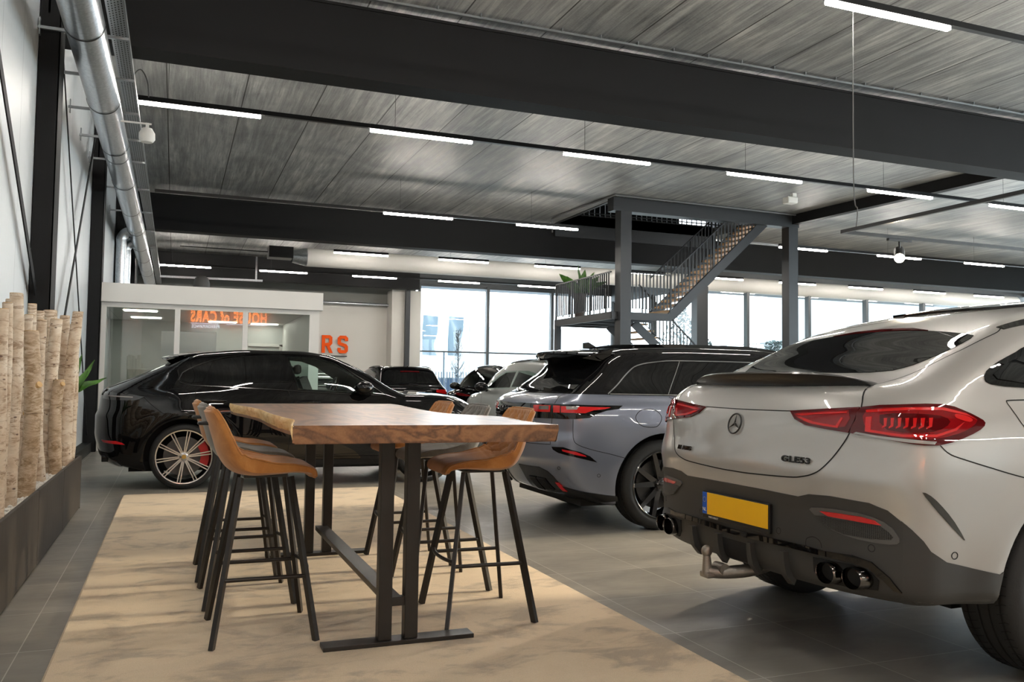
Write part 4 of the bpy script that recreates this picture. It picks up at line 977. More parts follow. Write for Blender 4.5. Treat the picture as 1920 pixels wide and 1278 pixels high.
g=G('machined_rim'); g.base(g.mix(.5,(.62,.60,.58),(.70,.68,.66))); setp(g.b,metal=.9,rough=.22); M_RIM=g.m
M_RIMD=mat('dark_gloss_rim',(.028,.028,.03),.22,.5,coat=1,coatr=.05)
M_CAB=mat('cabin_black',(.010,.010,.011),.8); M_SEATL=mat('seat_leather',(.06,.06,.058),.5)
M_CGL=glassmat('car_clear_glass',(.78,.90,.86),1.0,1.55)
g=G('honeycomb_mesh'); vx=g.n('ShaderNodeTexVoronoi'); vx.feature='DISTANCE_TO_EDGE'; vx.inputs['Scale'].default_value=130; vx.inputs['Randomness'].default_value=.25; g.l(g.mapping((0,1,1.3)),vx.inputs['Vector']); g.base(g.ramp(vx.outputs['Distance'],[(.06,(.09,.088,.085)),(.16,(.004,.004,.004))])); setp(g.b,rough=.4); g.bump(g.ramp(vx.outputs['Distance'],[(.06,1),(.16,0)]),.8,.01); M_HONEY=g.m

def two_tone(nm,lo,base_m_color,fn):
    """paint whose upper part is gloss black above a line in object space"""
    g=G(nm); X=g.xyz(); msk=fn(g,X); g.l(g.math('MULTIPLY',g.math('SUBTRACT',1.0,msk),.5),g.b.inputs['Specular IOR Level']); n=g.noise(g.mapping(),900,2)
    col=g.mix(n,tuple(x*.88 for x in base_m_color),tuple(x*1.12 for x in base_m_color)); col=g.mix(msk,col,(.006,.006,.007)); g.base(col)
    mt=g.math('MULTIPLY',g.math('SUBTRACT',1.0,msk),.45); g.l(mt,g.b.inputs['Metallic']); setp(g.b,rough=.33,coat=1,coatr=.02); return g.m

class Car:
    def __init__(s,S,origin,yc=0,rotz=0,label='',**k):
        s.S=Shape(S); s.root=empty('car',(origin[0],origin[1],0),rotz,label=label,cat='car',**k)
    # -- rays used to lay parts on the body surface
    def cast(s,ab,az):
        n=len(ab); ab=np.array(ab,float)
        if az=='top': o=np.c_[ab[:,0],ab[:,1],np.full(n,2.2)]; d=np.tile([0,0,-1.],(n,1)); return s.S.inward(o,d,2.2,300)
        c_,s_=math.cos(az),math.sin(az); d=np.tile([c_,s_,0],(n,1)); sx=np.array([-s_,c_,0])
        L=s.S.L; cen=np.array([L/2,0,0])
        base=ab[:,0:1]*sx+np.c_[np.zeros((n,2)),ab[:,1]]
        t0=(cen@np.array([c_,s_,0]))-L*.5*abs(c_)-1.3*abs(s_)-.2
        o=base+d*t0
        return s.S.inward(o,d,L*.55*abs(c_)+2.2,460)
    def to2(s,pts,az):
        p=np.array(pts,float)
        if az=='top': return p[:,:2]
        c_,s_=math.cos(az),math.sin(az); return np.c_[p[:,0]*-s_+p[:,1]*c_,p[:,2]]
    def panel(s,name,pts,m,az=PI/2,off=.004,th=.012,h=.03,smooth=0,mirror=True,parent=None,both_sides=True,inset=None):
        p2=s.to2(pts,az); p2=np.array([p for i,p in enumerate(p2) if np.hypot(*(p-p2[i-1]))>1e-5])
        if smooth: p2=np.array(catmull(p2,smooth,True))
        # even spacing along the outline
        out=[];N=len(p2)
        for i in range(N):
            a=p2[i];b=p2[(i+1)%N];n=max(1,int(np.hypot(*(b-a))/h+.5))
            for k in range(n): out.append(a+(b-a)*k/n)
        bd=np.array(out);n=len(bd)
        lo=bd.min(0);hi=bd.max(0); gx=np.arange(lo[0]+h/2,hi[0],h);gz=np.arange(lo[1]+h/2,hi[1],h)
        P=np.array([(x,z) for x in gx for z in gz]).reshape(-1,2)
        if len(P):
            ins=np.zeros(len(P),bool);dm=np.full(len(P),9.)
            for i in range(n):
                a=bd[i];b=bd[(i+1)%n]
                cond=((a[1]>P[:,1])!=(b[1]>P[:,1]))
                with np.errstate(divide='ignore',invalid='ignore'): xi=(b[0]-a[0])*(P[:,1]-a[1])/(b[1]-a[1])+a[0]
                ins^=cond&(P[:,0]<xi)
                ab=b-a;t=np.clip(((P-a)@ab)/(ab@ab+1e-12),0,1);dm=np.minimum(dm,np.hypot(*(P-(a+t[:,None]*ab)).T))
            P=P[ins&(dm>h*.45)]
        V=np.vstack([bd,P]) if len(P) else bd
        r=geometry.delaunay_2d_cdt([Vector(v) for v in V],[],[list(range(n))],1,1e-6)
        V2=np.array([(v.x,v.y) for v in r[0]]);F=[list(f) for f in r[2]]
        q=s.cast(V2,az); ok=~np.isnan(q[:,0])
        if not ok.all():
            for i in np.where(~ok)[0]:
                j=np.argmin(np.where(ok,np.hypot(*(V2-V2[i]).T),9e9)); q[i]=q[j]; 
        nr=s.S.normal(q); 
        A=q+nr*off; B=q+nr*(off-th)
        # orient
        f=F[0]; 
        tot=0
        for f in F[:40]: tot+=np.dot(np.cross(A[f[1]]-A[f[0]],A[f[2]]-A[f[0]]),nr[f[0]])
        if tot<0: F=[f[::-1] for f in F]
        ed={}
        for f in F:
            for i in range(len(f)): ed[(f[i],f[(i+1)%len(f)])]=1
        rim=[(a,b) for (a,b) in ed if (b,a) not in ed]
        res=[]
        for sgn in((1,-1) if mirror else (1,)):
            mb=MB(); k=len(A); M_=np.array([1,sgn,1.])
            mb.v=[tuple(v*M_) for v in A]+[tuple(v*M_) for v in A]+[tuple(v*M_) for v in B]
            fs=[tuple(f) for f in F]+[(k+b,k+a,2*k+a,2*k+b) for a,b in rim]
            if sgn<0: fs=[f[::-1] for f in fs]
            me=bpy.data.meshes.new(name); me.from_pydata(mb.v,[],fs); me.materials.append(m); me.polygons.foreach_set('use_smooth',[len(f)==3 for f in fs]); me.update()
            o=bpy.data.objects.new(name,me); COL.objects.link(o); o.parent=parent[len(res)] if isinstance(parent,list) else (parent or s.root); res.append(o)
        return res
    def ribbon(s,mb,pts,az=PI/2,w=.005,off=.0012,smooth=4,mirror=True,h=.02,close=False):
        p2=s.to2(pts,az)
        if smooth: p2=np.array(catmull(p2,smooth,close))
        if close: p2=np.vstack([p2,p2[:1]])
        out=[]
        for a,b in zip(p2[:-1],p2[1:]):
            n=max(1,int(np.hypot(*(b-a))/h+.5))
            for k in range(n): out.append(a+(b-a)*k/n)
        out.append(p2[-1]); P=np.array(out); T=np.gradient(P,axis=0); T/=np.hypot(*T.T)[:,None]+1e-9; N_=np.c_[-T[:,1],T[:,0]]
        L_=s.cast(P+N_*w/2,az);R_=s.cast(P-N_*w/2,az); ok=~(np.isnan(L_[:,0])|np.isnan(R_[:,0]))
        L_=L_[ok];R_=R_[ok]
        if len(L_)<2: return
        nl=s.S.normal(L_);A=L_+nl*off;B=R_+s.S.normal(R_)*off
        for sgn in((1,-1) if mirror else (1,)):
            M_=np.array([1,sgn,1.]); vs=[tuple(v*M_) for v in A]+[tuple(v*M_) for v in B]; k=len(A)
            mb.add(vs,[(i,i+1,k+i+1,k+i) for i in range(k-1) if np.linalg.norm(A[i+1]-A[i])<.15])
    def body(s,m,wheels,Ra,tunnels=(),nr=200,dx=.025,name='body'):
        P,F=s.S.grid(nr,dx); me=bpy.data.meshes.new(name); me.from_pydata([tuple(p) for p in P],[],F); me.materials.append(m); me.materials.append(M_CAB)
        o=bpy.data.objects.new(name,me); COL.objects.link(o); 
        c=MB(); c.cur=1
        for (wx,wz) in wheels:
            for sg in(-1,1):
                y0,y1=(.60,1.2) if sg>0 else (-1.2,-.60)
                c.lathe([(0.0001,y0),(Ra,y0),(Ra,y1),(0.0001,y1)],56,'y',(wx,0,wz))
        for poly in tunnels: c.prism(poly,1.3,'xz',-1.3)
        co=c.build('cut',[m,M_CAB])
        bm=bmesh.new(); bm.from_mesh(co.data); bmesh.ops.remove_doubles(bm,verts=bm.verts,dist=.0006); bmesh.ops.recalc_face_normals(bm,faces=bm.faces); bm.to_mesh(co.data); bm.free()
        bm=bmesh.new(); bm.from_mesh(me); bmesh.ops.recalc_face_normals(bm,faces=bm.faces); bm.to_mesh(me); bm.free()
        md=o.modifiers.new('b','BOOLEAN'); md.operation='DIFFERENCE'; md.solver='EXACT'; md.object=co
        bpy.context.view_layer.update(); dg=bpy.context.evaluated_depsgraph_get(); me2=bpy.data.meshes.new_from_object(o.evaluated_get(dg))
        o.modifiers.clear(); o.data=me2; me2.name=name; bpy.data.objects.remove(co)
        me2.polygons.foreach_set('use_smooth',[True]*len(me2.polygons)); me2.set_sharp_from_angle(angle=R(38)); o.parent=s.root; return o
    def wheel(s,x,y,z,R_,W_,sgn,style,rimR,label=None,detail=True,caliper=M_CALR):
        """y is the outer face; sgn -1 puts the outer face towards -y"""
        w=-sgn
        def yy(a): return a*(1 if sgn>0 else -1)
        T=MB(); hw=W_
        pr=[(rimR-.004,-.012),(rimR+.006,-.002),(rimR+.02,.004),(R_-.05,.003),(R_-.022,-.006),(R_-.008,-.022)]
        ng=4
        for k in range(ng):
            a=-.03-(W_-.06)*(k+.35)/ng; b_=a-.010
            pr+=[(R_,a+.004),(R_,a),(R_-.007,a-.001),(R_-.007,b_),(R_,b_-.001)]
        pr+=[(R_,-W_+.035),(R_-.010,-W_+.018),(R_-.05,-W_),(rimR+.01,-W_),(rimR-.004,-W_+.012)]
        T.lathe([(r,yy(h)) for r,h in pr],96 if detail else 40,'y')
        if detail:
            nb=64
            for k in range(nb):
                th=2*PI*k/nb; ct,st_=math.cos(th),math.sin(th)
                for (ya,yb,sl) in((-.046,-.024,.0),(-W_+.058,-W_+.037,.0),(-.075,-.04,.5),(-W_+.10,-W_+.06,-.5)):
                    p=Vector((ct*(R_+.0006),yy(yb),st_*(R_+.0006))); th2=th+sl*.06; q=Vector((math.cos(th2)*(R_+.0006),yy(ya),math.sin(th2)*(R_+.0006)))
                    T.cur=1; T.beam(p,q,.0035,.0015,up=(ct,0,st_)); T.cur=0
        o=T.build('wheel',[M_RUBBER,M_GAP],s.root,smooth=35,loc=(x,y,z))
        rm=M_RIM if style=='multi' else M_RIMD
        b=MB(); b.lathe([(r,yy(h)) for r,h in[(rimR,-.004),(rimR-.008,.002),(rimR-.016,-.004),(rimR-.018,-.03),(rimR-.04,-.10),(rimR-.03,-W_+.03),(rimR-.002,-W_+.01)]],80,'y'); b.build('rim_barrel',rm if style!='multi' else M_RIMD,o,smooth=35)
        if style=='multi':
            b=MB(); b.lathe([(r,yy(h)) for r,h in[(rimR+.001,-.003),(rimR-.001,.004),(rimR-.013,.002),(rimR-.014,-.004)]],80,'y',close=True); b.build('rim_lip',M_RIM,o,smooth=35)
        b=MB()
        def spoke(a0,r0,a1,r1,w0,w1,y0,y1,dep=.03):
            p=Vector((r0*math.cos(a0),yy(y0),r0*math.sin(a0))); q=Vector((r1*math.cos(a1),yy(y1),r1*math.sin(a1))); d=(q-p); sd=Vector((-d.z,0,d.x)).normalized(); dn=Vector((0,yy(-dep),0))
            vs=[p+sd*w0/2,p-sd*w0/2,q-sd*w1/2,q+sd*w1/2]; b.add(vs+[v+dn for v in vs],[(0,1,2,3),(4,7,6,5),(0,4,5,1),(1,5,6,2),(2,6,7,3),(3,7,4,0)])
        if style=='multi':
            for k in range(10):
                a=2*PI*k/10+.15; d=.155
                spoke(a-.157,.050,a-.055,rimR-.006,.016,.011,-.016,-.004); spoke(a+.157,.050,a+.055,rimR-.006,.016,.011,-.016,-.004)
        elif style=='split5':
            for k in range(5):
                a=2*PI*k/5+.35
                for sg in(-1,1): spoke(a+sg*.10,.05,a+sg*.27,rimR-.006,.05,.036,-.035,-.006,.05)
        else:
            for k in range(10): a=2*PI*k/10; spoke(a,.05,a,rimR-.006,.035,.022,-.03,-.006)
        b.build('spokes',rm,o)
        b=MB(); b.lathe([(r,yy(h)) for r,h in[(0.001,-.006),(.028,-.007),(.034,-.011),(.050,-.015),(.056,-.03),(.056,-.06),(0.001,-.06)]],32,'y'); b.build('hub',M_RIMD if style!='multi' else rm,o,smooth=35)
        if style=='multi':
            b=MB(); b.lathe([(0.001,yy(-.003)),(.024,yy(-.004)),(.026,yy(-.009))],24,'y'); b.build('hub_emblem',mat('gold_emblem',(.55,.36,.10),.3,.7),o,smooth=35)
        else:
            b=MB()
            for k in range(5):
                a=2*PI*k/5+.35; b.lathe([(0.001,yy(-.004)),(.009,yy(-.004)),(.011,yy(-.022))],10,'y',(.052*math.cos(a),0,.052*math.sin(a)))
            b.build('lug_nuts',M_CHROME,o)
        if detail:
            b=MB(); b.lathe([(r,yy(h)) for r,h in[(.08,-.10),(rimR-.085,-.10),(rimR-.085,-.135),(.08,-.135)]],48,'y',close=True); b.build('brake_disc',M_BRUSH,o,smooth=35)
            b=MB()
            def fn(u,v):
                a=.45-.95*u*1.0+.25; r=rimR-.10+.075*v; return (r*math.cos(a),yy(-.07),r*math.sin(a))
            vs=[];n_=12
            for i in range(n_):
                a=-.55+1.1*i/(n_-1)+.1
                for (r,h) in((rimR-.125,-.065),(rimR-.035,-.065),(rimR-.028,-.085),(rimR-.028,-.15),(rimR-.125,-.15)): vs.append((r*math.cos(a),yy(h),r*math.sin(a)))
            fs=[(i*5+j,i*5+(j+1)%5,(i+1)*5+(j+1)%5,(i+1)*5+j) for i in range(n_-1) for j in range(5)]+[tuple(range(5)),tuple((n_-1)*5+j for j in range(5))]
            b.add(vs,fs); b.build('brake_caliper',caliper,o)
        return o
    def part(s,name,mb,m,parent=None,smooth=None,loc=None): return mb.build(name,m,parent or s.root,smooth,loc)
    def on(s,y,z,az=0.0):
        q=s.cast([s.to2([(0,y,z)],az)[0] if az==0 else (y,z)],az); return q[0]
    def ring(s,mb,c,r,n=20,az=0,w=.003,off=.002):
        cc=s.to2([c],az)[0]; pts=[(cc[0]+r*math.cos(2*PI*k/n),cc[1]+r*math.sin(2*PI*k/n)) for k in range(n)]
        q=s.cast(pts,az); 
        if np.isnan(q).any(): return
        nr=s.S.normal(q); mb.tube([tuple(v) for v in q+nr*off*.5],w,6,close=True)
    def badge(s,txt,c,size,az,m,ext=.003,lift=.004,name='badge',shear=0,spacing=1.1,mirror=False,scale=(1,1)):
        """flat letters standing on the body at 3-D point c, read from outside"""
        q=s.cast(s.to2([c],az),az)[0]; nn=s.S.normal(q[None])[0]; nn=Vector((nn[0],nn[1],nn[2]*.5)).normalized(); up=Vector((0,0,1)); rt=up.cross(nn).normalized(); up2=nn.cross(rt)
        me=text_mesh(name,txt,size,ext=ext,shear=shear,spacing=spacing,bold=size*.03); me.transform(Matrix.Diagonal((scale[0],scale[1],1,1)))
        M_=Matrix(((rt.x,up2.x,nn.x,q[0]+nn.x*lift),(rt.y,up2.y,nn.y,q[1]+nn.y*lift),(rt.z,up2.z,nn.z,q[2]+nn.z*lift),(0,0,0,1)))
        return mesh_obj(name,me,m,s.root,M_)
def seats(car,x,z0=.55,m=M_SEATL):
    for yy_ in(-.36,.36):
        b=MB(); b.box(x-.28,x+.28,yy_-.25,yy_+.25,z0+.1,z0+.35,bev=.05); b.beam((x-.26,yy_,z0+.3),(x-.42,yy_,z0+.85),.46,.14,up=(1,0,0)); b.box(x-.52,x-.40,yy_-.13,yy_+.13,z0+.86,z0+1.02,bev=.04); b.build('front_seat',m,car.root,smooth=50)
def mirror_y(pts): return [(x,-y,z) for x,y,z in pts]
def sym(pts): return list(pts)+[(x,-y,z) for x,y,z in reversed(pts)]
# ======== silver coupe SUV at the right (nearest)
c=Car(GLE,(2.55,3.53),label='silver coupe SUV with red tail lamps and yellow plate, nearest car at right')
g=G('silver_paint_dark_sill'); X=g.xyz(); msk=g.math('LESS_THAN',X[2],.405); col=g.mix(msk,(.40,.39,.37),(.034,.033,.031)); g.base(col); g.l(g.math('MULTIPLY',g.math('SUBTRACT',1.0,msk),.25),g.b.inputs['Metallic']); g.l(g.math('SUBTRACT',1.0,msk),g.b.inputs['Coat Weight']); setp(g.b,rough=.36,coatr=.02); M_SILB=g.m
c.body(M_SILB,[(1.06,.39),(3.99,.39)],.455,nr=220,dx=.022)
win=[(0.415,-0.15,1.31),(0.419,-0.309,1.310),(0.440,-0.44,1.315),(0.480,-0.540,1.327),(0.55,-0.590,1.35),(0.65,-0.622,1.39),(0.75,-.640,1.43),(0.84,-0.645,1.474),(0.870,-0.635,1.48),(0.885,-0.58,1.49),(0.905,-0.46,1.51),(0.928,-0.300,1.530),(0.942,-.15,1.54)]
# rear window seen from above
wpoly=[(x,y,z) for x,y,z in win]; wtop=wpoly+[(x,-y,z) for x,y,z in reversed(wpoly)]
c.panel('rear_window',wtop,M_TINT,'top',off=.003,th=.008,smooth=0,mirror=False,h=.03)
c.panel('high_brake_light',[(.925,-.33,1.5),(.965,-.20,1.5),(.975,0,1.5),(.965,.20,1.5),(.925,.33,1.5),(.940,.2,1.5),(.947,0,1.5),(.940,-.2,1.5)],M_REDD,'top',off=.006,th=.008,mirror=False,h=.03)
b=MB(); b.tube([(.70,.28,1.43),(.78,.15,1.465),(.86,.05,1.50)],.004,5) if False else None
# spoiler lip
def lip(u,v):
    y=(u*2-1)*.665; q=abs(y)/.665; x0=.165+.11*q**2.6; z0=1.258-.012*q**2; hgt=(.052)*(1-q**5)**.6+.004
    prof=[(.01,-.022),(-.028,.004),(-.045,hgt*.85),(-.035,hgt),(.02,hgt*.8),(.10,.028*(1-q**3)),(.15,.016)]
    k=min(int(v*6+.001),6); return (x0+prof[k][0],y,z0+prof[k][1])
b=MB(); b.grid(61,7,lip); c.part('rear_spoiler',b,mat('satin_carbon',(.008,.008,.008),.35,0,coat=.3,coatr=.1,spec=.2),smooth=50)
lampin=[(0.079,-0.336,1.130),(0.094,-0.495,1.142),(0.137,-0.703,1.158),(0.111,-0.697,1.100),(0.096,-0.679,1.051),(0.074,-0.566,1.061),(0.063,-0.455,1.072),(0.066,-0.382,1.095)]
lampout=[(0.138,-0.711,1.158),(0.222,-0.848,1.172),(0.402,-0.877,1.175),(0.491,-0.894,1.152),(0.559,-0.910,1.123),(0.586,-0.920,1.101),(0.547,-0.929,1.073),(0.438,-0.938,1.039),(0.307,-0.942,1.014),(0.193,-0.904,1.020),(0.130,-0.785,1.041),(0.097,-0.688,1.051),(0.113,-0.704,1.105)]
AZ=R(38)
A=c.panel('tail_lamp',lampin,M_REDD,R(10),off=.008,h=.018); B=c.panel('tail_lamp',lampout,M_REDD,AZ,off=.008,h=.02,smooth=2)
def sc(pts,f,dz=0,cx=None):
    p=np.array(pts);m_=p.mean(0); return [tuple(m_+(q-m_)*f+np.array([0,0,dz])) for q in p]
c.panel('lamp_inner_glow',[(.075,-.37,1.118),(.09,-.50,1.130),(.125,-.66,1.142),(.11,-.66,1.075),(.08,-.55,1.072),(.07,-.45,1.085)],M_REDM,R(10),off=.0088,th=.006,h=.015,smooth=2,parent=A)
c.panel('lamp_light_bar',[(.08,-.385,1.116),(.09,-.50,1.126),(.12,-.655,1.137),(.12,-.655,1.130),(.09,-.50,1.119),(.082,-.42,1.110)],M_RED,R(10),off=.0102,th=.006,h=.012,parent=A)
c.panel('lamp_light_bar',[(.07,-.395,1.105),(.08,-.48,1.080),(.09,-.63,1.068),(.1,-.648,1.110),(.1,-.638,1.112),(.085,-.62,1.077),(.08,-.5,1.088),(.07,-.42,1.106)],M_RED,R(10),off=.0102,th=.006,h=.012,parent=A)
c.panel('lamp_inner_glow',[(.14,-.74,1.148),(.23,-.85,1.160),(.40,-.88,1.162),(.50,-.90,1.138),(.545,-.915,1.112),(.50,-.92,1.080),(.42,-.93,1.058),(.30,-.935,1.040),(.19,-.90,1.040),(.135,-.78,1.060),(.125,-.74,1.09)],M_REDM,AZ,off=.0088,th=.006,h=.02,smooth=2,parent=B)
c.panel('lamp_inner_dark',[(.16,-.79,1.128),(.25,-.87,1.136),(.36,-.90,1.128),(.40,-.91,1.105),(.34,-.92,1.075),(.25,-.91,1.062),(.16,-.83,1.070)],M_REDD,AZ,off=.0096,th=.006,h=.02,smooth=2,parent=B)
c.panel('lamp_light_bar',[(.14,-.735,1.145),(.23,-.85,1.158),(.40,-.88,1.160),(.50,-.90,1.137),(.54,-.915,1.112),(.50,-.91,1.128),(.39,-.88,1.150),(.23,-.86,1.149),(.14,-.74,1.136)],M_RED,AZ,off=.0108,th=.006,h=.016,parent=B)
c.panel('lamp_light_bar',[(.13,-.745,1.118),(.15,-.760,1.121),(.138,-.765,1.068),(.20,-.87,1.055),(.30,-.93,1.055),(.40,-.93,1.078),(.455,-.93,1.105),(.41,-.93,1.070),(.30,-.93,1.045),(.19,-.88,1.045),(.12,-.75,1.060)],M_RED,AZ,off=.0108,th=.006,h=.016,parent=B)
c.panel('lamp_light_bar',[(.44,-.9,1.135),(.50,-.9,1.128),(.535,-.9,1.113),(.52,-.9,1.103),(.47,-.9,1.112),(.44,-.9,1.122)],M_RED,AZ,off=.0112,th=.006,h=.014,smooth=2,parent=B)  # red patch painted as a glow near the lamp tip
for k in range(7):
    u=k/6; y0=-.80-.085*u; x0=.175+.14*u; c.panel('lamp_segment',[(x0,y0,1.116+.003*u),(x0+.010,y0-.008,1.117+.003*u),(x0+.004,y0-.010,1.085),(x0-.012,y0-.002,1.076),(x0-.012,y0-.002,1.082),(x0-.003,y0-.004,1.089)],M_RED,AZ,off=.0112,th=.006,h=.02,parent=B)
c.panel('reverse_lamp',[(.12,-.705,1.056),(.13,-.80,1.046),(.20,-.905,1.036),(.29,-.94,1.028),(.28,-.94,1.017),(.19,-.90,1.024),(.12,-.78,1.040),(.10,-.705,1.049)],M_LAMPC,AZ,off=.0108,th=.006,h=.018,parent=B)
gp=MB()
gate=[(0.209,-0.662,1.238),(0.137,-0.707,1.158),(0.096,-0.683,1.051),(0.073,-0.635,0.966),(0.038,-0.581,0.896),(0.025,-0.536,0.867),(0.018,-0.475,0.850),(0.008,-0.393,0.840),(0.000,-0.124,0.829),(0,0,.828)]
c.ribbon(gp,gate,0,w=.006); c.ribbon(gp,[(0.074,0.0,1.128),(0.075,-0.172,1.129),(0.079,-0.336,1.131)],0,w=.004)
quarter=[(0.215,-0.660,1.241),(0.436,-0.665,1.300),(0.572,-0.676,1.351),(0.727,-0.690,1.414),(0.895,-0.692,1.481),(0.959,-0.687,1.506),(0.997,-0.672,1.526)]
c.ribbon(gp,quarter,'top',w=.005)
c.ribbon(gp,[(0.316,-0.943,1.014),(0.359,-0.951,0.979),(0.456,-0.958,0.950),(0.620,-0.966,0.908),(0.743,-0.972,0.877)],PI/2)
c.ribbon(gp,[(0.98,-.88,1.20),(0.855,-0.891,1.198),(0.769,-0.887,1.195),(0.755,-0.889,1.189),(0.762,-0.902,1.165),(0.775,-0.918,1.132),(0.796,-0.935,1.088),(.83,-.95,1.05),(.90,-.96,1.03),(.97,-.96,1.04),(1.0,-.95,1.09),(1.005,-.9,1.16)],PI/2,close=True)
for pts in([(1.62,-.9,.86),(1.60,-.9,1.0),(1.64,-.9,1.15),(1.72,-.9,1.25)],[(2.55,-.9,.40),(2.55,-.9,.9),(2.62,-.9,1.25)],[(3.62,-.9,.38),(3.60,-.9,.9),(3.70,-.9,1.16)],[(1.75,-.9,.42),(1.68,-.9,.7),(1.62,-.9,.86)]): c.ribbon(gp,pts,PI/2)
c.part('panel_gap',gp,M_GAP)
c.panel('roof_ditch_trim',[(0.99,-0.655,1.537),(1.0,-0.685,1.526),(1.3,-0.695,1.560),(2.2,-.70,1.6),(3.0,-.70,1.5),(3.0,-.66,1.5),(2.2,-.66,1.6),(1.3,-.655,1.58)],M_GLOSSB,'top',off=.004,h=.05)
c.panel('glass_roof',[(1.42,-.30,1.6),(1.50,-.46,1.6),(1.68,-.52,1.6),(2.6,-.54,1.6),(3.0,-.54,1.6),(3.0,.54,1.6),(2.6,.54,1.6),(1.68,.52,1.6),(1.50,.46,1.6),(1.42,.30,1.6)],M_GLOSSB,'top',off=.014,th=.02,mirror=False,h=.05)
# side glass with black surround
fr=[(0.690,-0.82,1.285),(0.70,-0.83,1.268),(0.75,-0.853,1.258),(.9,-.86,1.250),(1.6,-.85,1.235),(2.6,-.85,1.215),(3.55,-.85,1.19),(3.25,-.8,1.37),(2.9,-.75,1.50),(2.4,-.72,1.575),(1.9,-.72,1.575),(1.4,-.74,1.53),(1.05,-.76,1.445),(.944,-.781,1.408),(.811,-.80,1.362),(.72,-.81,1.32)]
O=c.panel('window_surround',fr,M_GLOSSB,PI/2,off=.004,h=.035,smooth=2)
def sg(pts): return c.panel('side_window',pts,M_TINT,PI/2,off=.0075,th=.006,h=.04)
sg([(.745,-.83,1.305),(.755,-.83,1.285),(.90,-.85,1.268),(1.33,-.85,1.258),(1.30,-.8,1.50),(1.1,-.8,1.435),(.95,-.8,1.385),(.84,-.8,1.352)])
sg([(1.38,-.85,1.257),(2.30,-.85,1.240),(2.28,-.75,1.555),(1.95,-.75,1.556),(1.55,-.75,1.535),(1.36,-.8,1.51)]); sg([(2.40,-.85,1.238),(3.40,-.85,1.212),(3.18,-.8,1.36),(2.86,-.8,1.48),(2.40,-.75,1.552)])
c.panel('windscreen',[(3.05,-.60,1.5),(3.10,0,1.5),(3.05,.60,1.5),(3.85,.70,1.2),(3.98,0,1.2),(3.85,-.70,1.2)],M_TINT,'top',off=.004,mirror=False,h=.06)
# dark lower bumper in one piece: seen from behind, with its sides
ct=[(0.036,-0.0,0.763),(0.036,-0.241,0.763),(0.045,-0.439,0.759),(0.052,-0.505,0.777),(0.071,-0.617,0.782),(0.119,-0.782,0.773),(0.148,-0.848,0.750),(0.170,-0.891,0.709)]
lowr=[(0.182,-0.90,0.385),(.10,-.75,.385),(.05,-.5,.385),(.03,-.25,.385),(.03,0,.385)]
c.panel('bumper_cladding',sym(ct+lowr),M_CLAD,0.0,off=.004,th=.02,h=.03,mirror=False)
c.panel('bumper_cladding_side',[(0.165,-0.888,0.713),(0.190,-0.92,0.680),(0.222,-0.942,0.640),(0.245,-0.958,0.600),(0.324,-0.957,0.555),(0.461,-0.957,0.523),(0.603,-0.964,0.492),(0.621,-0.964,0.50),(0.610,-0.955,0.441),(0.607,-0.944,0.40),(0.607,-0.940,0.368),(0.317,-0.943,0.382),(0.16,-0.9,0.372),(.165,-.89,.55)],M_CLAD,R(62),off=.004,th=.02,h=.025)
c.panel('side_sill',[(1.53,-.95,.40),(3.52,-.95,.40),(3.55,-.95,.30),(1.52,-.95,.30)],M_CLAD,PI/2,off=.006,h=.05)
strip=[(0.030,0.0,0.543),(0.036,-0.365,0.550),(0.044,-0.472,0.551),(0.058,-0.575,0.545),(0.089,-0.706,0.550),(0.115,-0.784,0.536),(0.148,-0.850,0.485),(0.185,-0.885,0.432),(0.160,-0.86,0.436),(0.136,-0.825,0.474),(0.111,-0.774,0.508),(0.088,-0.706,0.520),(0.058,-0.575,0.524),(0.044,-0.473,0.526),(0.036,-0.365,0.526),(0.030,0,0.518)]
c.panel('diffuser_trim',sym(strip[:8])[:0] or (strip[:8]+strip[8:]+[(x,-y,z) for x,y,z in reversed(strip[8:])]+[(x,-y,z) for x,y,z in reversed(strip[:8])]),M_GLOSSB,0.0,off=.016,th=.02,h=.02,mirror=False)
P1=c.panel('reflector_pod',[(0.055,-0.500,0.712),(0.059,-0.560,0.672),(0.069,-0.618,0.638),(0.098,-0.732,0.618),(0.145,-0.849,0.615),(0.163,-0.882,0.630),(0.159,-0.872,0.662),(0.139,-0.830,0.703),(0.101,-0.731,0.728),(0.059,-0.553,0.727)],mat('pod_grey',(.085,.083,.08),.5),R(15),off=.010,h=.02,smooth=2)
c.panel('honeycomb_grille',[(0.055,-0.530,0.690),(0.063,-0.579,0.695),(0.070,-0.617,0.689),(0.130,-0.811,0.688),(0.146,-0.845,0.665),(0.154,-0.862,0.646),(0.150,-0.855,0.635),(0.117,-0.783,0.628),(0.082,-0.677,0.630),(0.066,-0.605,0.646)],M_HONEY,R(15),off=.013,h=.02,parent=P1)
c.panel('red_reflector',[(0.060,-0.560,0.714),(0.076,-0.641,0.716),(0.106,-0.747,0.715),(0.124,-0.797,0.706),(0.135,-0.822,0.689),(0.114,-0.772,0.690),(0.084,-0.676,0.695),(0.067,-0.600,0.697)],M_REFL,R(15),off=.016,h=.015,parent=P1)
c.panel('air_slit',[(0.212,-0.951,0.832),(0.245,-0.958,0.818),(0.303,-0.960,0.772),(0.364,-0.962,0.711),(0.418,-0.962,0.637),(0.395,-0.962,0.655),(0.323,-0.961,0.715),(0.250,-0.953,0.784)],M_CARB,PI/2,off=.004,h=.015,smooth=2)
sr=MB()
for p,az in(((.115,-.782,.590),R(15)),((.034,-.308,.587),0),((.367,-.959,.578),R(62))):
    for q in(p,(p[0],-p[1],p[2])):
        if q[1]>0: az2=-az
        else: az2=az
        c.ring(sr,q,.014,18,az2,.0018,.006 if az!=R(62) else .002)
c.part('parking_sensor',sr,M_GAP,smooth=40)
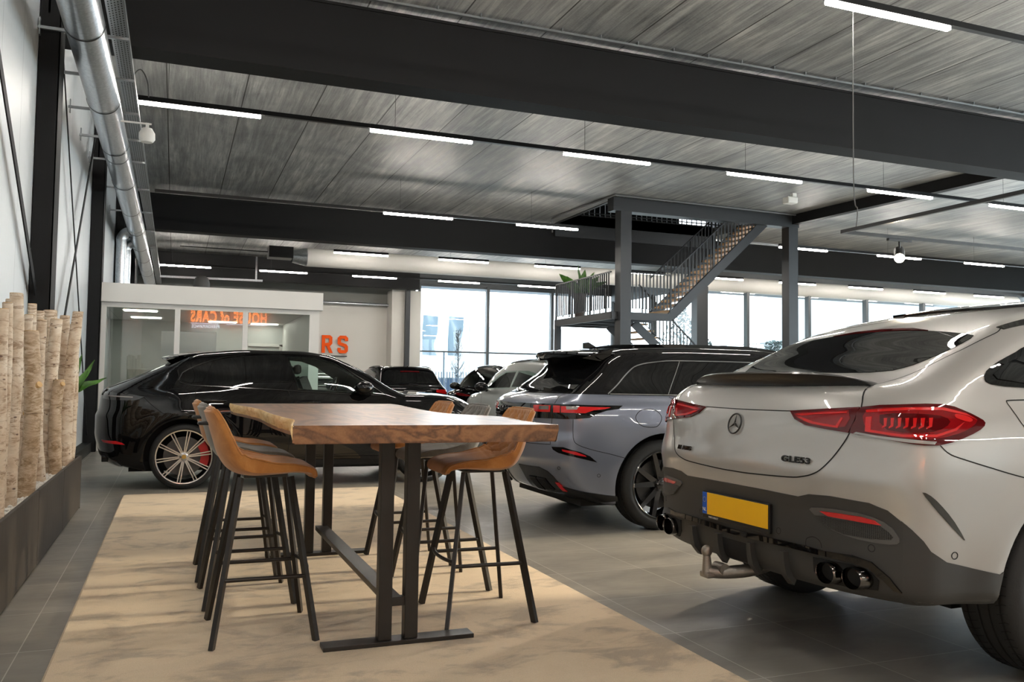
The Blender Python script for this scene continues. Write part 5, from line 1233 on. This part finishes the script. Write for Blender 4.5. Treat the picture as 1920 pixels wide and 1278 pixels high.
tw=MB(); c.ribbon(tw,[(0.045,-0.480,0.547),(0.046,-0.483,0.581),(0.051,-0.521,0.595),(0.056,-0.555,0.582),(0.057,-0.565,0.556)],0,w=.003,off=.0075,mirror=False); c.part('tow_eye_cover',tw,M_GAP)
# exhausts
c.panel('exhaust_recess_shade',[(0.049,-0.519,0.510),(0.088,-0.706,0.512),(0.115,-0.783,0.495),(0.127,-0.81,0.464),(0.128,-0.802,0.425),(0.085,-0.672,0.415),(0.062,-0.562,0.415),(0.052,-0.520,0.45)],M_DARK,R(10),off=.008,h=.03)  # flat black sheet painted as the shade of a recess round the exhausts
for sg_ in(1,-1):
    for (yy_,x0) in((-.615,.055),(-.735,.085)):
        b=MB(); a,bz=.058,.046
        vs=[];n=40
        for (f,dx_) in((1.0,0.10),(1.0,.012),(.985,-.0),(.93,-.006),(.88,.0),(.86,.02),(.84,.12)):
            for k in range(n):
                t=2*PI*k/n; vs.append((x0-.03+dx_+.012*math.cos(t)*0,sg_*(yy_+a*f*math.cos(t)),.462+bz*f*math.sin(t)))
        fs=[(i*n+k,i*n+(k+1)%n,(i+1)*n+(k+1)%n,(i+1)*n+k) for i in range(6) for k in range(n)]
        b.add(vs,fs); o=c.part('exhaust_tip',b,mat('black_chrome',(.16,.15,.14),.12,1.0),smooth=40)
        q=MB(); q.lathe([(0.0001,0),(1,0)],32,'x'); 
        for i,v in enumerate(q.v): q.v[i]=(x0+.085,sg_*(yy_+v[1]*a*.85),.462+v[2]*bz*.85)
        q.build('exhaust_bore',M_DARK,o)
# lower diffuser fins
for y in(-.36,-.13): c.panel('diffuser_fin',[(0,y-.014,.505),(0,y+.014,.505),(0,y+.020,.385),(0,y-.020,.385)],M_CLAD,0.0,off=.034,th=.036,h=.03)
c.panel('diffuser_recess_shade',[(0,-.12,.49),(0,.12,.49),(0,.12,.395),(0,-.12,.395)],M_DARK,0.0,off=.0055,th=.004,h=.03,mirror=False)  # flat black sheet stands in for shade in the middle of the diffuser
b=MB(); b.box(.75,4.5,-.60,.60,.25,.36); c.part('underbody',b,M_DARK)
# licence plate
def onx(y,z): return float(c.cast([(y,z)],0.0)[0][0])
px=onx(0,.64)
pl=MB(); pl.box(px-.022,px-.004,-.268,.268,.565,.702,bev=.004); o=c.part('plate_frame',pl,M_BLACK)
q=MB(); q.box(px-.026,px-.02,-.26,.222,.587,.697,bev=.002); q.build('licence_plate',mat('plate_yellow',(.86,.46,.006),.4),o)
q=MB(); q.box(px-.026,px-.02,.222,.262,.587,.697,bev=.002); q.build('plate_band',mat('plate_blue',(.01,.10,.50),.4),o)
me=text_mesh('t','NL',.026,ext=.0006); mesh_obj('plate_country_code',me,M_WHITEP,o,Matrix(((0,0,-1,px-.0265),(-1,0,0,.242),(0,1,0,.602),(0,0,0,1))))
me=text_mesh('t','PARTS SELECT',.013,ext=.0004); mesh_obj('frame_lettering',me,M_WHITEP,o,Matrix(((0,0,-1,px-.0225),(-1,0,0,.17),(0,1,0,.5705),(0,0,0,1))))
q=MB()
for k in range(12):
    a=2*PI*k/12; q.lathe([(0.0001,0),(.0014,0),(.0014,.0006)],8,'x',(px-.0268,.242+.012*math.cos(a),.660+.012*math.sin(a)))
q.build('plate_stars',mat('star_yellow',(.9,.7,.05),.4),o)
# star emblem and letters
q0=c.cast([(0.035,1.055)],0.0)[0]; 
e=MB(); n=48; rr=.050; tilt=c.S.normal(q0[None])[0]; tn=Vector(tilt).normalized(); rt=Vector((0,0,1)).cross(tn).normalized(); up2=tn.cross(rt); cc=Vector(q0)+tn*.008
e.tube([cc+rt*rr*math.cos(2*PI*k/n)+up2*rr*math.sin(2*PI*k/n) for k in range(n)],.0042,8,close=True)
for k in range(3):
    a=PI/2+2*PI*k/3; d=rt*math.cos(a)+up2*math.sin(a); s2=rt*-math.sin(a)+up2*math.cos(a)
    vs=[cc+d*rr,cc+s2*.0075+d*.006,cc-s2*.0075+d*.006,cc+tn*.006]; e.add(vs,[(0,1,3),(0,3,2),(0,2,1)])
e.lathe([(0.0001,0)],3,'x') if False else None
c.part('star_emblem',e,mat('satin_black_badge',(.03,.03,.03),.3,.6),smooth=30)
M_BDG=mat('gloss_badge',(.012,.012,.012),.2,.3)
c.badge('GLE53',(.03,-.432,.907),.044,0,M_BDG,spacing=1.1,scale=(1.35,.85),name='model_lettering'); c.badge('/// AMG',(.03,.455,.897),.036,0,M_BDG,shear=.0,scale=(1.15,.85),name='maker_lettering')
# tow bar
b=MB(); tb=[(.30,.05,.36),(.16,.06,.33),(.08,.10,.315),(.02,.135,.31),(-.035,.155,.315)]
b.tube(catmull(tb,5),[.034,.03],14); b.tube([(-.035,.155,.30),(-.04,.155,.40)],[.028,.018],14); b.ellipsoid((-.04,.155,.415),(.0275,.0275,.03)); b.box(-.06,.05,.12,.19,.285,.315,bev=.008); b.tube([(.03,.10,.33),(.03,.175,.33)],.028,14)
c.part('tow_bar',b,mat('worn_steel',(.30,.27,.24),.42,.8,noise=(.3,25),bump=.2,bscale=60),smooth=45)
# mirrors, wheels
for sg_ in(-1,1):
    b=MB(); b.ellipsoid((3.25,sg_*1.05,1.22),(.10,.13,.085)); b.beam((3.3,sg_*.88,1.14),(3.27,sg_*1.0,1.19),.06,.04); c.part('wing_mirror',b,M_SILV,smooth=50)
c.wheel(1.06,-.965,.39,.39,.28,-1,'split5',.285,caliper=M_BRUSH); c.wheel(1.06,.965,.39,.39,.30,1,'split5',.285,caliper=M_BRUSH)
c.wheel(3.99,-.965,.39,.39,.28,-1,'split5',.285,detail=False); c.wheel(3.99,.965,.39,.39,.28,1,'split5',.285,detail=False)

# ======== slate blue SUV with black roof
def vmask(g,X):
    zl=g.math('MULTIPLY_ADD',X[0],-.012,1.162); a=g.math('GREATER_THAN',X[2],zl)
    return a
M_VEL=two_tone('slate_paint_black_roof',0,(.185,.205,.265),vmask)
v=Car(VEL,(2.87,7.37),label='slate blue SUV with black roof parked behind the silver car')
v.body(M_VEL,[(1.07,.38),(3.9,.38)],.45)
rw=[(.434,-.0,1.303),(.445,-.3,1.305),(.470,-.52,1.312),(.522,-.600,1.322),(.47,-.630,1.280),(.418,-.640,1.245),(.323,-.650,1.182),(.265,-.62,1.168),(.255,-.3,1.168),(.25,0,1.168)]
v.panel('rear_window',rw+[(x,-y,z) for x,y,z in reversed(rw[1:-1])],M_TINT,'top',off=.004,mirror=False,h=.03)
# roof spoiler
def vsp(u,w_):
    y=(u*2-1)*.62; q=abs(y)/.62; x0=.40+.20*q**3; pr=[(.10,-.075),(.02,-.055),(-.02,-.02),(-.015,.0),(.06,.014),(.20,.02),(.36,.022)]
    k=min(int(w_*6+.001),6); z0=1.545-.045*q**2.5; return (x0+pr[k][0]+.0,y,z0+pr[k][1]*(1-.3*q**4))
b=MB(); b.grid(49,7,vsp); n0=len(b.v); v.part('roof_spoiler',b,M_GLOSSB,smooth=60)
b=MB(); b.add([(.45,-.60,1.47),(.45,.60,1.47),(.75,.62,1.56),(.75,-.62,1.56),(.70,.6,1.44),(.70,-.6,1.44)],[(0,1,2,3),(1,0,5,4),(0,3,5),(1,4,2)]); v.part('spoiler_core',b,M_GLOSSB)
v.panel('glass_roof',[(1.05,-.46,1.6),(2.75,-.50,1.6),(2.75,.50,1.6),(1.05,.46,1.6)],M_GLOSSB,'top',off=.03,th=.03,mirror=False,h=.06)
b=MB(); b.prism([(0,0),(.17,0),(.05,.062),(.0,.055)],.012,'xz',-.012); v.part('roof_antenna',b,M_GLOSSB,loc=(.78,.05,1.583))
band=[(.049,.0,1.064),(.055,-.20,1.067),(.064,-.367,1.068),(.143,-.685,1.070),(.25,-.83,1.069),(.424,-.862,1.063),(.691,-.890,1.061),(.659,-.893,1.037),(.547,-.887,1.021),(.457,-.883,.994),(.390,-.880,.960),(.266,-.858,.949),(.128,-.671,.948),(.034,-.217,.940),(.032,0,.938)]
# tail band: centre seen from behind, ends seen from the corner
cen=[p for p in band if p[1]>-.70]; v.panel('tail_band',[(.049,0,1.064),(.055,-.2,1.067),(.064,-.367,1.068),(.143,-.675,1.070),(.128,-.668,.948),(.034,-.217,.940),(.032,0,.938),(.034,.217,.940),(.128,.668,.948),(.143,.675,1.07),(.064,.367,1.068),(.055,.2,1.067)],M_GLOSSB,0.0,off=.005,h=.03,mirror=False)
TL=v.panel('tail_lamp',[(.143,-.680,1.070),(.25,-.83,1.069),(.424,-.862,1.064),(.691,-.890,1.062),(.659,-.893,1.037),(.547,-.887,1.021),(.457,-.883,.994),(.390,-.880,.960),(.266,-.858,.949),(.128,-.674,.948)],M_GLOSSB,R(45),off=.005,h=.025)
ca=[(.066,-.440,1.054),(.105,-.57,1.057),(.131,-.662,1.058),(.131,-.664,1.002),(.1,-.57,1.0),(.063,-.453,1.002)]
v.panel('lamp_light_bar',ca,M_RED,0.0,off=.009,th=.006,h=.02,parent=TL)
v.panel('lamp_inner_glass',[(.09,-.53,1.05),(.12,-.645,1.053),(.12,-.645,1.022),(.09,-.53,1.02)],mat('lamp_smoked',(.12,.10,.10),.15,coat=1),0.0,off=.012,th=.006,h=.02,parent=TL)
v.panel('lamp_light_bar',[(.141,-.693,1.059),(.176,-.756,1.057),(.171,-.762,1.0),(.139,-.700,1.0)],M_RED,R(45),off=.009,th=.006,h=.02,parent=TL)
v.panel('lamp_light_bar',[(.180,-.764,1.054),(.378,-.857,1.049),(.583,-.882,1.045),(.526,-.881,1.031),(.428,-.872,1.022),(.351,-.868,.998),(.177,-.772,1.001)],M_RED,R(45),off=.009,th=.006,h=.02,parent=TL)
v.panel('lamp_white_insert',[(.209,-.799,1.052),(.30,-.845,1.050),(.285,-.845,1.026),(.210,-.809,1.027)],M_LAMPC,R(45),off=.012,th=.006,h=.02,parent=TL)
gp=MB()
v.ribbon(gp,[(0.221,-0.646,1.138),(0.154,-0.691,1.082),(0.132,-0.681,0.954),(0.129,-0.680,0.840),(0.115,-0.700,0.730)],R(20),w=.006)
v.ribbon(gp,[(0.737,-0.628,1.495),(0.583,-0.630,1.371),(0.357,-0.635,1.204),(0.221,-0.646,1.138)],'top',w=.006)
v.ribbon(gp,[(0.250,-0.849,0.947),(0.247,-0.860,0.796),(0.283,-0.875,0.737),(0.419,-0.895,0.691),(0.576,-0.924,0.655),(0.696,-0.937,0.623)],R(60))
v.ribbon(gp,[(.933,-.919,1.034),(1.005,-.928,1.021),(1.044,-.948,.965),(.997,-.962,.893),(.912,-.956,.883),(.837,-.943,.903),(.803,-.924,.964),(.851,-.916,1.021)],PI/2,close=True,w=.006)
v.ribbon(gp,[(1.17,-.85,1.14),(1.30,-.86,1.05),(1.42,-.9,.92),(1.50,-.9,.75)],PI/2); v.ribbon(gp,[(2.35,-.85,1.13),(2.30,-.86,.8),(2.3,-.9,.42)],PI/2); v.ribbon(gp,[(3.4,-.85,1.10),(3.35,-.86,.8),(3.4,-.9,.42)],PI/2)
v.ribbon(gp,[(.10,-.0,.725),(.10,-.4,.725),(.115,-.70,.73)],0,w=.005)
v.part('panel_gap',gp,M_GAP)
# side windows
v.panel('side_window',[(.655,-.81,1.168),(.775,-.766,1.275),(.849,-.744,1.343),(.944,-.724,1.400),(1.132,-.721,1.432),(1.345,-.720,1.445),(1.155,-.851,1.166)],M_TINT,PI/2,off=.004,h=.04)
v.panel('side_window',[(1.40,-.731,1.445),(1.724,-.731,1.452),(2.28,-.736,1.440),(2.30,-.85,1.155),(1.21,-.86,1.165)],M_TINT,PI/2,off=.004,h=.05); v.panel('side_window',[(2.36,-.736,1.437),(2.75,-.736,1.40),(3.28,-.8,1.150),(2.36,-.85,1.154)],M_TINT,PI/2,off=.004,h=.05)
ch=MB()
v.ribbon(ch,[(.60,-.81,1.160),(.70,-.8,1.236),(.82,-.766,1.345),(.93,-.744,1.412),(1.132,-.724,1.448),(1.40,-.721,1.462),(2.3,-.8,1.458),(2.8,-.8,1.41)],PI/2,w=.009,off=.005); v.ribbon(ch,[(.62,-.81,1.160),(1.4,-.86,1.154),(2.3,-.86,1.146),(3.35,-.86,1.136)],PI/2,w=.009,off=.005,smooth=2)
v.ribbon(ch,[(1.36,-.72,1.455),(1.17,-.85,1.16)],PI/2,w=.006,off=.005,smooth=0)
v.part('window_chrome',ch,M_CHROME)
BL=v.panel('rear_reflector_pod',[(.117,-.714,.712),(.177,-.816,.714),(.304,-.879,.676),(.388,-.891,.641),(.453,-.898,.589),(.263,-.871,.634),(.150,-.779,.664),(.123,-.727,.688)],M_GLOSSB,R(50),off=.004,h=.02)
v.panel('red_reflector',[(.170,-.808,.696),(.263,-.871,.679),(.346,-.885,.648),(.357,-.887,.636),(.263,-.871,.653),(.173,-.812,.681)],M_REFL,R(50),off=.008,h=.015,parent=BL)
v.panel('exhaust_panel',[(.035,-.20,.525),(.035,-.299,.525),(.076,-.543,.529),(.120,-.626,.500),(.161,-.662,.457),(.251,-.700,.365),(.272,-.705,.327),(.25,-.45,.30),(.24,-.2,.30)],M_GLOSSB,0.0,off=.006,h=.03)
for pts in([(.085,-.30,.432),(.096,-.415,.432),(.20,-.43,.325),(.20,-.33,.325)],[(.102,-.435,.43),(.121,-.545,.43),(.2,-.575,.335),(.2,-.47,.325)]):
    o=v.panel('exhaust_outlet',pts,M_BLACK,0.0,off=.016,th=.02,h=.02); m_=np.mean(np.array(pts),0); v.panel('exhaust_bore',[tuple(m_+(np.array(p)-m_)*.8) for p in pts],M_DARK,0.0,off=.018,th=.004,h=.02,parent=o)
v.panel('low_fog_reflector',[(.187,-.654,.410),(.206,-.690,.406),(.261,-.715,.336),(.243,-.672,.339)],M_REFL,0.0,off=.012,h=.02)
v.panel('lower_cladding',[(.20,-.72,.375),(.40,-.83,.335),(.641,-.90,.300),(.65,-.9,.26),(.45,-.80,.245),(.25,-.70,.25)],M_BLACK,R(60),off=.006,h=.03)
v.panel('side_sill',[(1.5,-.95,.36),(3.48,-.95,.36),(3.5,-.95,.25),(1.48,-.95,.25)],M_BLACK,PI/2,off=.006,h=.05)
sr=MB()
for p,az in(((.161,-.766,.536),R(50)),((.471,-.894,.478),R(60))): 
    v.ring(sr,p,.013,16,az,.0018,.002); v.ring(sr,(p[0],-p[1],p[2]),.013,16,-az,.0018,.002)
v.part('parking_sensor',sr,M_GAP,smooth=40)
for i,ch_ in enumerate('RANGE ROVER'):
    if ch_!=' ': v.badge(ch_,(.05,.40-.08*i,.995),.052,0,mat('dark_chrome',(.35,.35,.36),.2,1.0),lift=.009,name='tail_lettering',scale=(1.3,1))
b=MB(); b.box(.4,4.3,-.7,.7,.2,.3); v.part('underbody',b,M_DARK)
for sg_ in(-1,1):
    b=MB(); b.ellipsoid((3.05,sg_*1.03,1.20),(.09,.12,.085)); b.beam((3.1,sg_*.86,1.12),(3.07,sg_*.98,1.17),.06,.04); v.part('wing_mirror',b,M_GLOSSB,smooth=50)
v.wheel(1.07,-.935,.385,.385,.275,-1,'split5',.295); v.wheel(1.07,.935,.385,.385,.275,1,'split5',.295,detail=False); v.wheel(3.9,-.935,.385,.385,.27,-1,'split5',.295,detail=False); v.wheel(3.9,.935,.385,.385,.27,1,'split5',.295,detail=False)

# ======== black coupe SUV seen from the side
k=Car(CAY,(-.85,11.35),label='glossy black coupe SUV parked sideways behind the bar table')
fw=[(2.135,1.505),(2.318,1.512),(2.47,1.502),(2.67,1.435),(2.88,1.305),(3.03,1.205),(3.17,1.112),(3.109,1.105),(2.627,1.12),(2.245,1.145)]
k.body(M_BLKP,[(.98,.365),(3.81,.365)],.43,tunnels=[fw])
K=k
k.panel('window_surround',[(.905,-.807,1.236),(.93,-.80,1.28),(.947,-.780,1.315),(1.094,-.749,1.398),(1.299,-.716,1.470),(1.552,-.691,1.520),(2.039,-.668,1.555),(2.085,-.7,1.545),(2.20,-.891,1.125),(1.508,-.876,1.142),(1.03,-.845,1.175),(.93,-.828,1.200)],M_GLOSSB,PI/2,off=.003,h=.04)
k.panel('side_window',[(.93,-.807,1.240),(.965,-.780,1.305),(1.094,-.749,1.375),(1.265,-.716,1.440),(1.155,-.8,1.21),(1.03,-.845,1.196),(.95,-.828,1.212)],M_TINT,PI/2,off=.0065,th=.006,h=.03)
k.panel('side_window',[(1.315,-.716,1.452),(1.552,-.691,1.502),(1.8,-.68,1.53),(2.02,-.668,1.535),(2.06,-.891,1.145),(1.508,-.876,1.160),(1.20,-.86,1.185)],M_TINT,PI/2,off=.0065,th=.006,h=.04)
for sg_ in(1,):
    k.panel('front_side_window',[(2.116,0,1.527),(2.318,0,1.532),(2.485,0,1.522),(2.682,0,1.454),(2.91,0,1.303),(3.075,0,1.203),(3.2,0,1.105),(3.109,0,1.095),(2.627,0,1.107),(2.225,0,1.135)],M_CGL,PI/2,off=.003,th=.005,h=.05)
ch=MB(); wl=[(.90,-.807,1.225),(.925,-.80,1.285),(.955,-.780,1.325),(1.094,-.749,1.400),(1.299,-.716,1.474),(1.552,-.691,1.525),(2.039,-.668,1.560),(2.318,-.681,1.556),(2.50,-.682,1.542),(2.70,-.728,1.470),(2.93,-.805,1.315),(3.10,-.848,1.205),(3.25,-.899,1.095)]
k.ribbon(ch,wl,PI/2,w=.010,off=.006); k.ribbon(ch,[(.91,-.82,1.21),(.95,-.83,1.192),(1.03,-.845,1.172),(1.37,-.862,1.158),(1.7,-.876,1.143),(2.2,-.891,1.118),(2.63,-.9,1.093),(3.1,-.9,1.078),(3.25,-.9,1.08)],PI/2,w=.008,off=.006)
k.part('window_trim',ch,mat('satin_trim',(.10,.10,.10),.15,1.0))
gp=MB()
for pts in([(1.172,-.855,1.165),(1.125,-.872,1.143),(1.083,-.902,1.086),(1.076,-.918,1.043),(1.085,-.937,.972),(1.18,-.95,.86),(1.30,-.95,.74),(1.36,-.95,.60)],[(2.04,-.672,1.542),(2.112,-.895,1.126),(2.160,-.918,1.045),(2.170,-.936,.976),(2.15,-.95,.7),(2.12,-.95,.40)],[(3.282,-.902,1.086),(3.302,-.921,1.035),(3.303,-.933,.989),(3.27,-.95,.8),(3.3,-.95,.5)],[(1.40,-.95,.42),(2.12,-.95,.36),(3.3,-.95,.38)],[(.541,-.884,1.032),(.615,-.909,.956),(.696,-.930,.890),(.782,-.953,.829)]): k.ribbon(gp,pts,PI/2,w=.005)
k.ribbon(gp,[(.780,-.878,1.097),(.832,-.864,1.128),(.964,-.874,1.130),(1.021,-.901,1.085),(1.014,-.927,1.014),(.955,-.932,.992),(.849,-.924,.994),(.789,-.904,1.041)],PI/2,close=True,w=.004)
k.part('panel_gap',gp,M_GAP)
k.panel('tail_lamp',[(.115,-.56,1.085),(.178,-.699,1.085),(.379,-.854,1.068),(.548,-.884,1.036),(.497,-.887,1.010),(.434,-.884,.992),(.20,-.75,1.0),(.105,-.535,1.012)],mat('smoked_lamp',(.012,.011,.011),.08,coat=1),R(50),off=.006,h=.025)
k.panel('light_bar',[(.17,-.70,1.052),(.30,-.80,1.045),(.44,-.86,1.035),(.44,-.86,1.025),(.30,-.80,1.032),(.17,-.70,1.040)],mat('lamp_line',(.30,.28,.27),.2,coat=1),R(50),off=.009,th=.004,h=.02)
k.panel('rear_light_strip',[(.05,-.55,1.07),(.04,0,1.07),(.05,.55,1.07),(.05,.55,1.035),(.04,0,1.035),(.05,-.55,1.035)],M_REDD,0.0,off=.005,h=.03,mirror=False)
k.panel('red_reflector',[(.115,-.671,.552),(.270,-.876,.548),(.33,-.89,.53),(.367,-.891,.505),(.271,-.872,.514),(.133,-.704,.528)],M_REFL,R(50),off=.005,h=.015)
k.panel('deck_lip',[(.10,-.50,1.1),(.10,0,1.1),(.10,.5,1.1),(.145,.5,1.1),(.14,0,1.1),(.145,-.5,1.1)],M_GLOSSB,'top',off=.016,th=.02,h=.03,mirror=False)
def csp(u,w_):
    y=(u*2-1)*.60; q=abs(y)/.60; x0=.70+.06*q**2; pr=[(.16,-.062),(.04,-.040),(-.005,-.005),(.0,.006),(.08,.012),(.26,.014),(.42,.008)]
    kk=min(int(w_*6+.001),6); return (x0+pr[kk][0],y,1.500-.035*q**2.5+pr[kk][1]+.075*(pr[kk][0]/.42)*(1 if pr[kk][0]>.05 and kk>3 else .0))
b=MB(); b.grid(41,7,csp); k.part('roof_spoiler',b,M_GLOSSB,smooth=60)
b=MB(); b.add([(.76,-.55,1.455),(.76,.55,1.455),(.95,.57,1.52),(.95,-.57,1.52),(.92,.5,1.42),(.92,-.5,1.42)],[(0,1,2,3),(1,0,5,4),(0,3,5),(1,4,2)]); k.part('spoiler_core',b,M_BLKP)
for sg_ in(-1,1):
    hd_=MB(); hd_.ellipsoid((1.29,sg_*.945,.998),(.135,.020,.020)); k.part('door_handle',hd_,M_BLKP,smooth=50); hd_=MB(); hd_.ellipsoid((2.36,sg_*.945,.985),(.135,.020,.020)); k.part('door_handle',hd_,M_BLKP,smooth=50)
    b=MB(); b.ellipsoid((2.985,sg_*1.045,1.165),(.115,.13,.082)); b.beam((3.08,sg_*.88,1.08),(3.03,sg_*1.02,1.12),.06,.035); k.part('wing_mirror',b,M_BLKP,smooth=50)
k.panel('rear_diffuser',[(.10,-.70,.40),(.16,-.80,.36),(.24,-.86,.33),(.30,-.87,.27),(.2,-.8,.26),(.1,-.7,.27)],M_CARB,R(50),off=.01,h=.03)
b=MB()
for sg_ in(-1,1):
    for yy_ in(.58,.70): b.lathe([(.040,0),(.046,-.01),(.046,.12),(.036,.12),(.036,0)],24,'x',(.13,sg_*(yy_-.05),.345))
k.part('exhaust_tip',b,M_GLOSSB,smooth=40)
b=MB(); b.box(.4,4.4,-.7,.7,.19,.3); k.part('underbody',b,M_DARK)
k.panel('side_sill',[(1.42,-.95,.34),(3.36,-.95,.34),(3.38,-.95,.24),(1.40,-.95,.24)],M_GLOSSB,PI/2,off=.010,h=.05)
k.panel('windscreen',[(2.62,-.62,1.5),(2.66,0,1.5),(2.62,.62,1.5),(3.42,.74,1.15),(3.56,0,1.1),(3.42,-.74,1.15)],M_TINT,'top',off=.004,mirror=False,h=.06)
k.panel('headlamp',[(4.25,-.83,.97),(4.40,-.80,.985),(4.60,-.7,.93),(4.70,-.6,.86),(4.62,-.7,.80),(4.42,-.82,.84)],mat('headlamp_smoked',(.10,.10,.11),.08,.3,coat=1),R(135),off=.005,h=.03)
# cabin seen through the front side glass
for yy_ in(-.36,.36):
    b=MB(); b.beam((2.40,yy_,1.11),(2.33,yy_,1.28),.40,.10,up=(1,0,0)); b.box(2.24,2.32,yy_-.11,yy_+.11,1.32,1.44,bev=.035); K.part('front_seat',b,M_SEATL,smooth=50)
b=MB(); b.tube([(2.86+.05*math.sin(2*PI*i/24),.36+.17*math.cos(2*PI*i/24),1.15+.15*math.sin(2*PI*i/24)) for i in range(24)],.014,8,close=True); b.box(2.95,3.1,-.6,.6,1.10,1.16,bev=.02); K.part('steering_wheel',b,M_SEATL,smooth=50)
k.wheel(.98,-.945,.365,.365,.29,-1,'multi',.305); k.wheel(.98,.945,.365,.365,.29,1,'multi',.305,detail=False); k.wheel(3.81,-.945,.365,.365,.26,-1,'multi',.305); k.wheel(3.81,.945,.365,.365,.26,1,'multi',.305,detail=False)

# ======== cars in the background
def simple_car(S,origin,rz,m,label,rear=False,rails=True,tun=True,name_m=M_TINT):
    q=Car(S,origin,rotz=rz,label=label); L=S['L']; wx=[f[0] for f in S['flare']]
    tn=[[(1.15,1.20),(1.20,1.36),(1.9,1.44),(1.95,1.18)],[(2.02,1.44),(2.5,1.43),(2.75,1.36),(3.2,1.15),(2.02,1.17)]] if tun else []
    q.body(m,[(wx[0],.37),(wx[1],.37)],.43,tunnels=tn,nr=120,dx=.05)
    for poly in([(.75,0,1.19),(.92,0,1.36),(1.08,0,1.40),(1.08,0,1.18)],[(1.12,0,1.18),(1.15,0,1.41),(1.5,0,1.455),(1.93,0,1.46),(1.98,0,1.165)],[(2.0,0,1.465),(2.5,0,1.45),(2.78,0,1.39),(3.28,0,1.13),(2.0,0,1.155)]):
        q.panel('side_window',poly,(M_CGL if tun and poly[0][0]>1.1 else M_TINT),PI/2,off=.004,h=.08)
    if tun:
        for yy_ in(-.36,.36): b=MB(); b.beam((2.45,yy_,1.0),(2.33,yy_,1.30),.44,.12,up=(1,0,0)); b.box(2.25,2.34,yy_-.12,yy_+.12,1.30,1.42,bev=.03); q.part('front_seat',b,M_SEATL,smooth=50)
    q.panel('windscreen',[(2.75,-.60,1.5),(2.78,0,1.5),(2.75,.60,1.5),(3.45,.72,1.15),(3.58,0,1.1),(3.45,-.72,1.15)],M_TINT,'top',off=.004,mirror=False,h=.08)
    q.panel('rear_window',[(.42,-.55,1.3),(.44,0,1.3),(.42,.55,1.3),(.26,.62,1.17),(.24,0,1.17),(.26,-.62,1.17)],M_TINT,'top',off=.004,mirror=False,h=.06)
    q.panel('tail_lamp',[(.12,-.5,1.06),(.13,-.66,1.07),(.40,-.86,1.06),(.42,-.86,1.0),(.2,-.78,.96),(.12,-.5,1.0)],M_RED,R(40),off=.006,h=.05)
    q.panel('headlamp',[(4.25,-.83,.95),(4.45,-.78,.95),(4.62,-.6,.88),(4.60,-.6,.80),(4.40,-.82,.83)],M_LAMPC,R(135),off=.005,h=.05)
    if rear: q.panel('high_brake_light',[(.66,-.24,1.5),(.66,.24,1.5),(.63,.24,1.5),(.63,-.24,1.5)],M_REDD,'top',off=.012,th=.014,mirror=False,h=.05)
    if rails:
        for sg_ in(-1,1):
            zt=[float(q.S.top(x))-.02 for x in(.85,1.1,1.8,2.5,2.75)]; b=MB(); b.tube(catmull([(.85,sg_*.60,zt[0]-.05),(1.1,sg_*.62,zt[1]-.005),(1.8,sg_*.62,zt[2]),(2.5,sg_*.61,zt[3]-.005),(2.75,sg_*.59,zt[4]-.04)],5),.017,8); q.part('roof_rail',b,M_GLOSSB,smooth=50)
    b=MB(); b.prism([(0,0),(.14,0),(.04,.05),(0,.045)],.01,'xz',-.01); q.part('roof_antenna',b,M_GLOSSB,loc=(.85,0,float(q.S.top(.85))-.01))
    for sg_ in(-1,1): b=MB(); b.ellipsoid((3.03,sg_*1.03,1.17),(.09,.13,.085)); b.beam((3.1,sg_*.85,1.08),(3.05,sg_*.98,1.13),.06,.04); q.part('wing_mirror',b,M_GLOSSB,smooth=50)
    gp=MB()
    for pts in([(2.0,0,1.15),(1.98,0,.8),(2.0,0,.4)],[(3.3,0,1.1),(3.25,0,.8),(3.3,0,.45)],[(1.15,0,1.15),(1.2,0,.95),(1.35,0,.8)]): q.ribbon(gp,pts,PI/2,w=.006,h=.05)
    q.part('panel_gap',gp,M_GAP)
    for sg_ in(-1,1): b=MB(); b.ellipsoid((2.2,sg_*.945,.99),(.12,.02,.02)); b.ellipsoid((1.3,sg_*.94,1.0),(.12,.02,.02)); q.part('door_handle',b,m,smooth=50)
    for x in wx:
        for sg_ in(-1,1): q.wheel(x,sg_*.93,.365,.365,.26,sg_,'plain',.27,detail=False)
    return q
def place(cx,cy,S,rz):
    """car origin (rear centre) so that the body centre is at cx,cy"""
    L=S['L']/2; return (cx-math.cos(rz)*L,cy-math.sin(rz)*L)
BG=dict(VEL); BG['top']=[(x,z+(.05 if .6<x<3.2 else 0)) for x,z in VEL['top']]
r_=R(90)
simple_car(BG,(6.28,11.85),r_,M_GRYP,'light grey SUV standing beyond the slate blue car, its left side in view')
simple_car(BG,(7.38,16.9),r_,M_BLKP,'black SUV behind the light grey one, left of it near the window')
simple_car(BG,(5.46,20.2),r_,M_BLKP,'dark SUV seen from behind between black coupe and windows',rear=True,tun=False)
simple_car(BG,(4.15,25.4),r_,M_BRNP,'dark brown car left of the dark SUV, mostly hidden by the black coupe',tun=False)
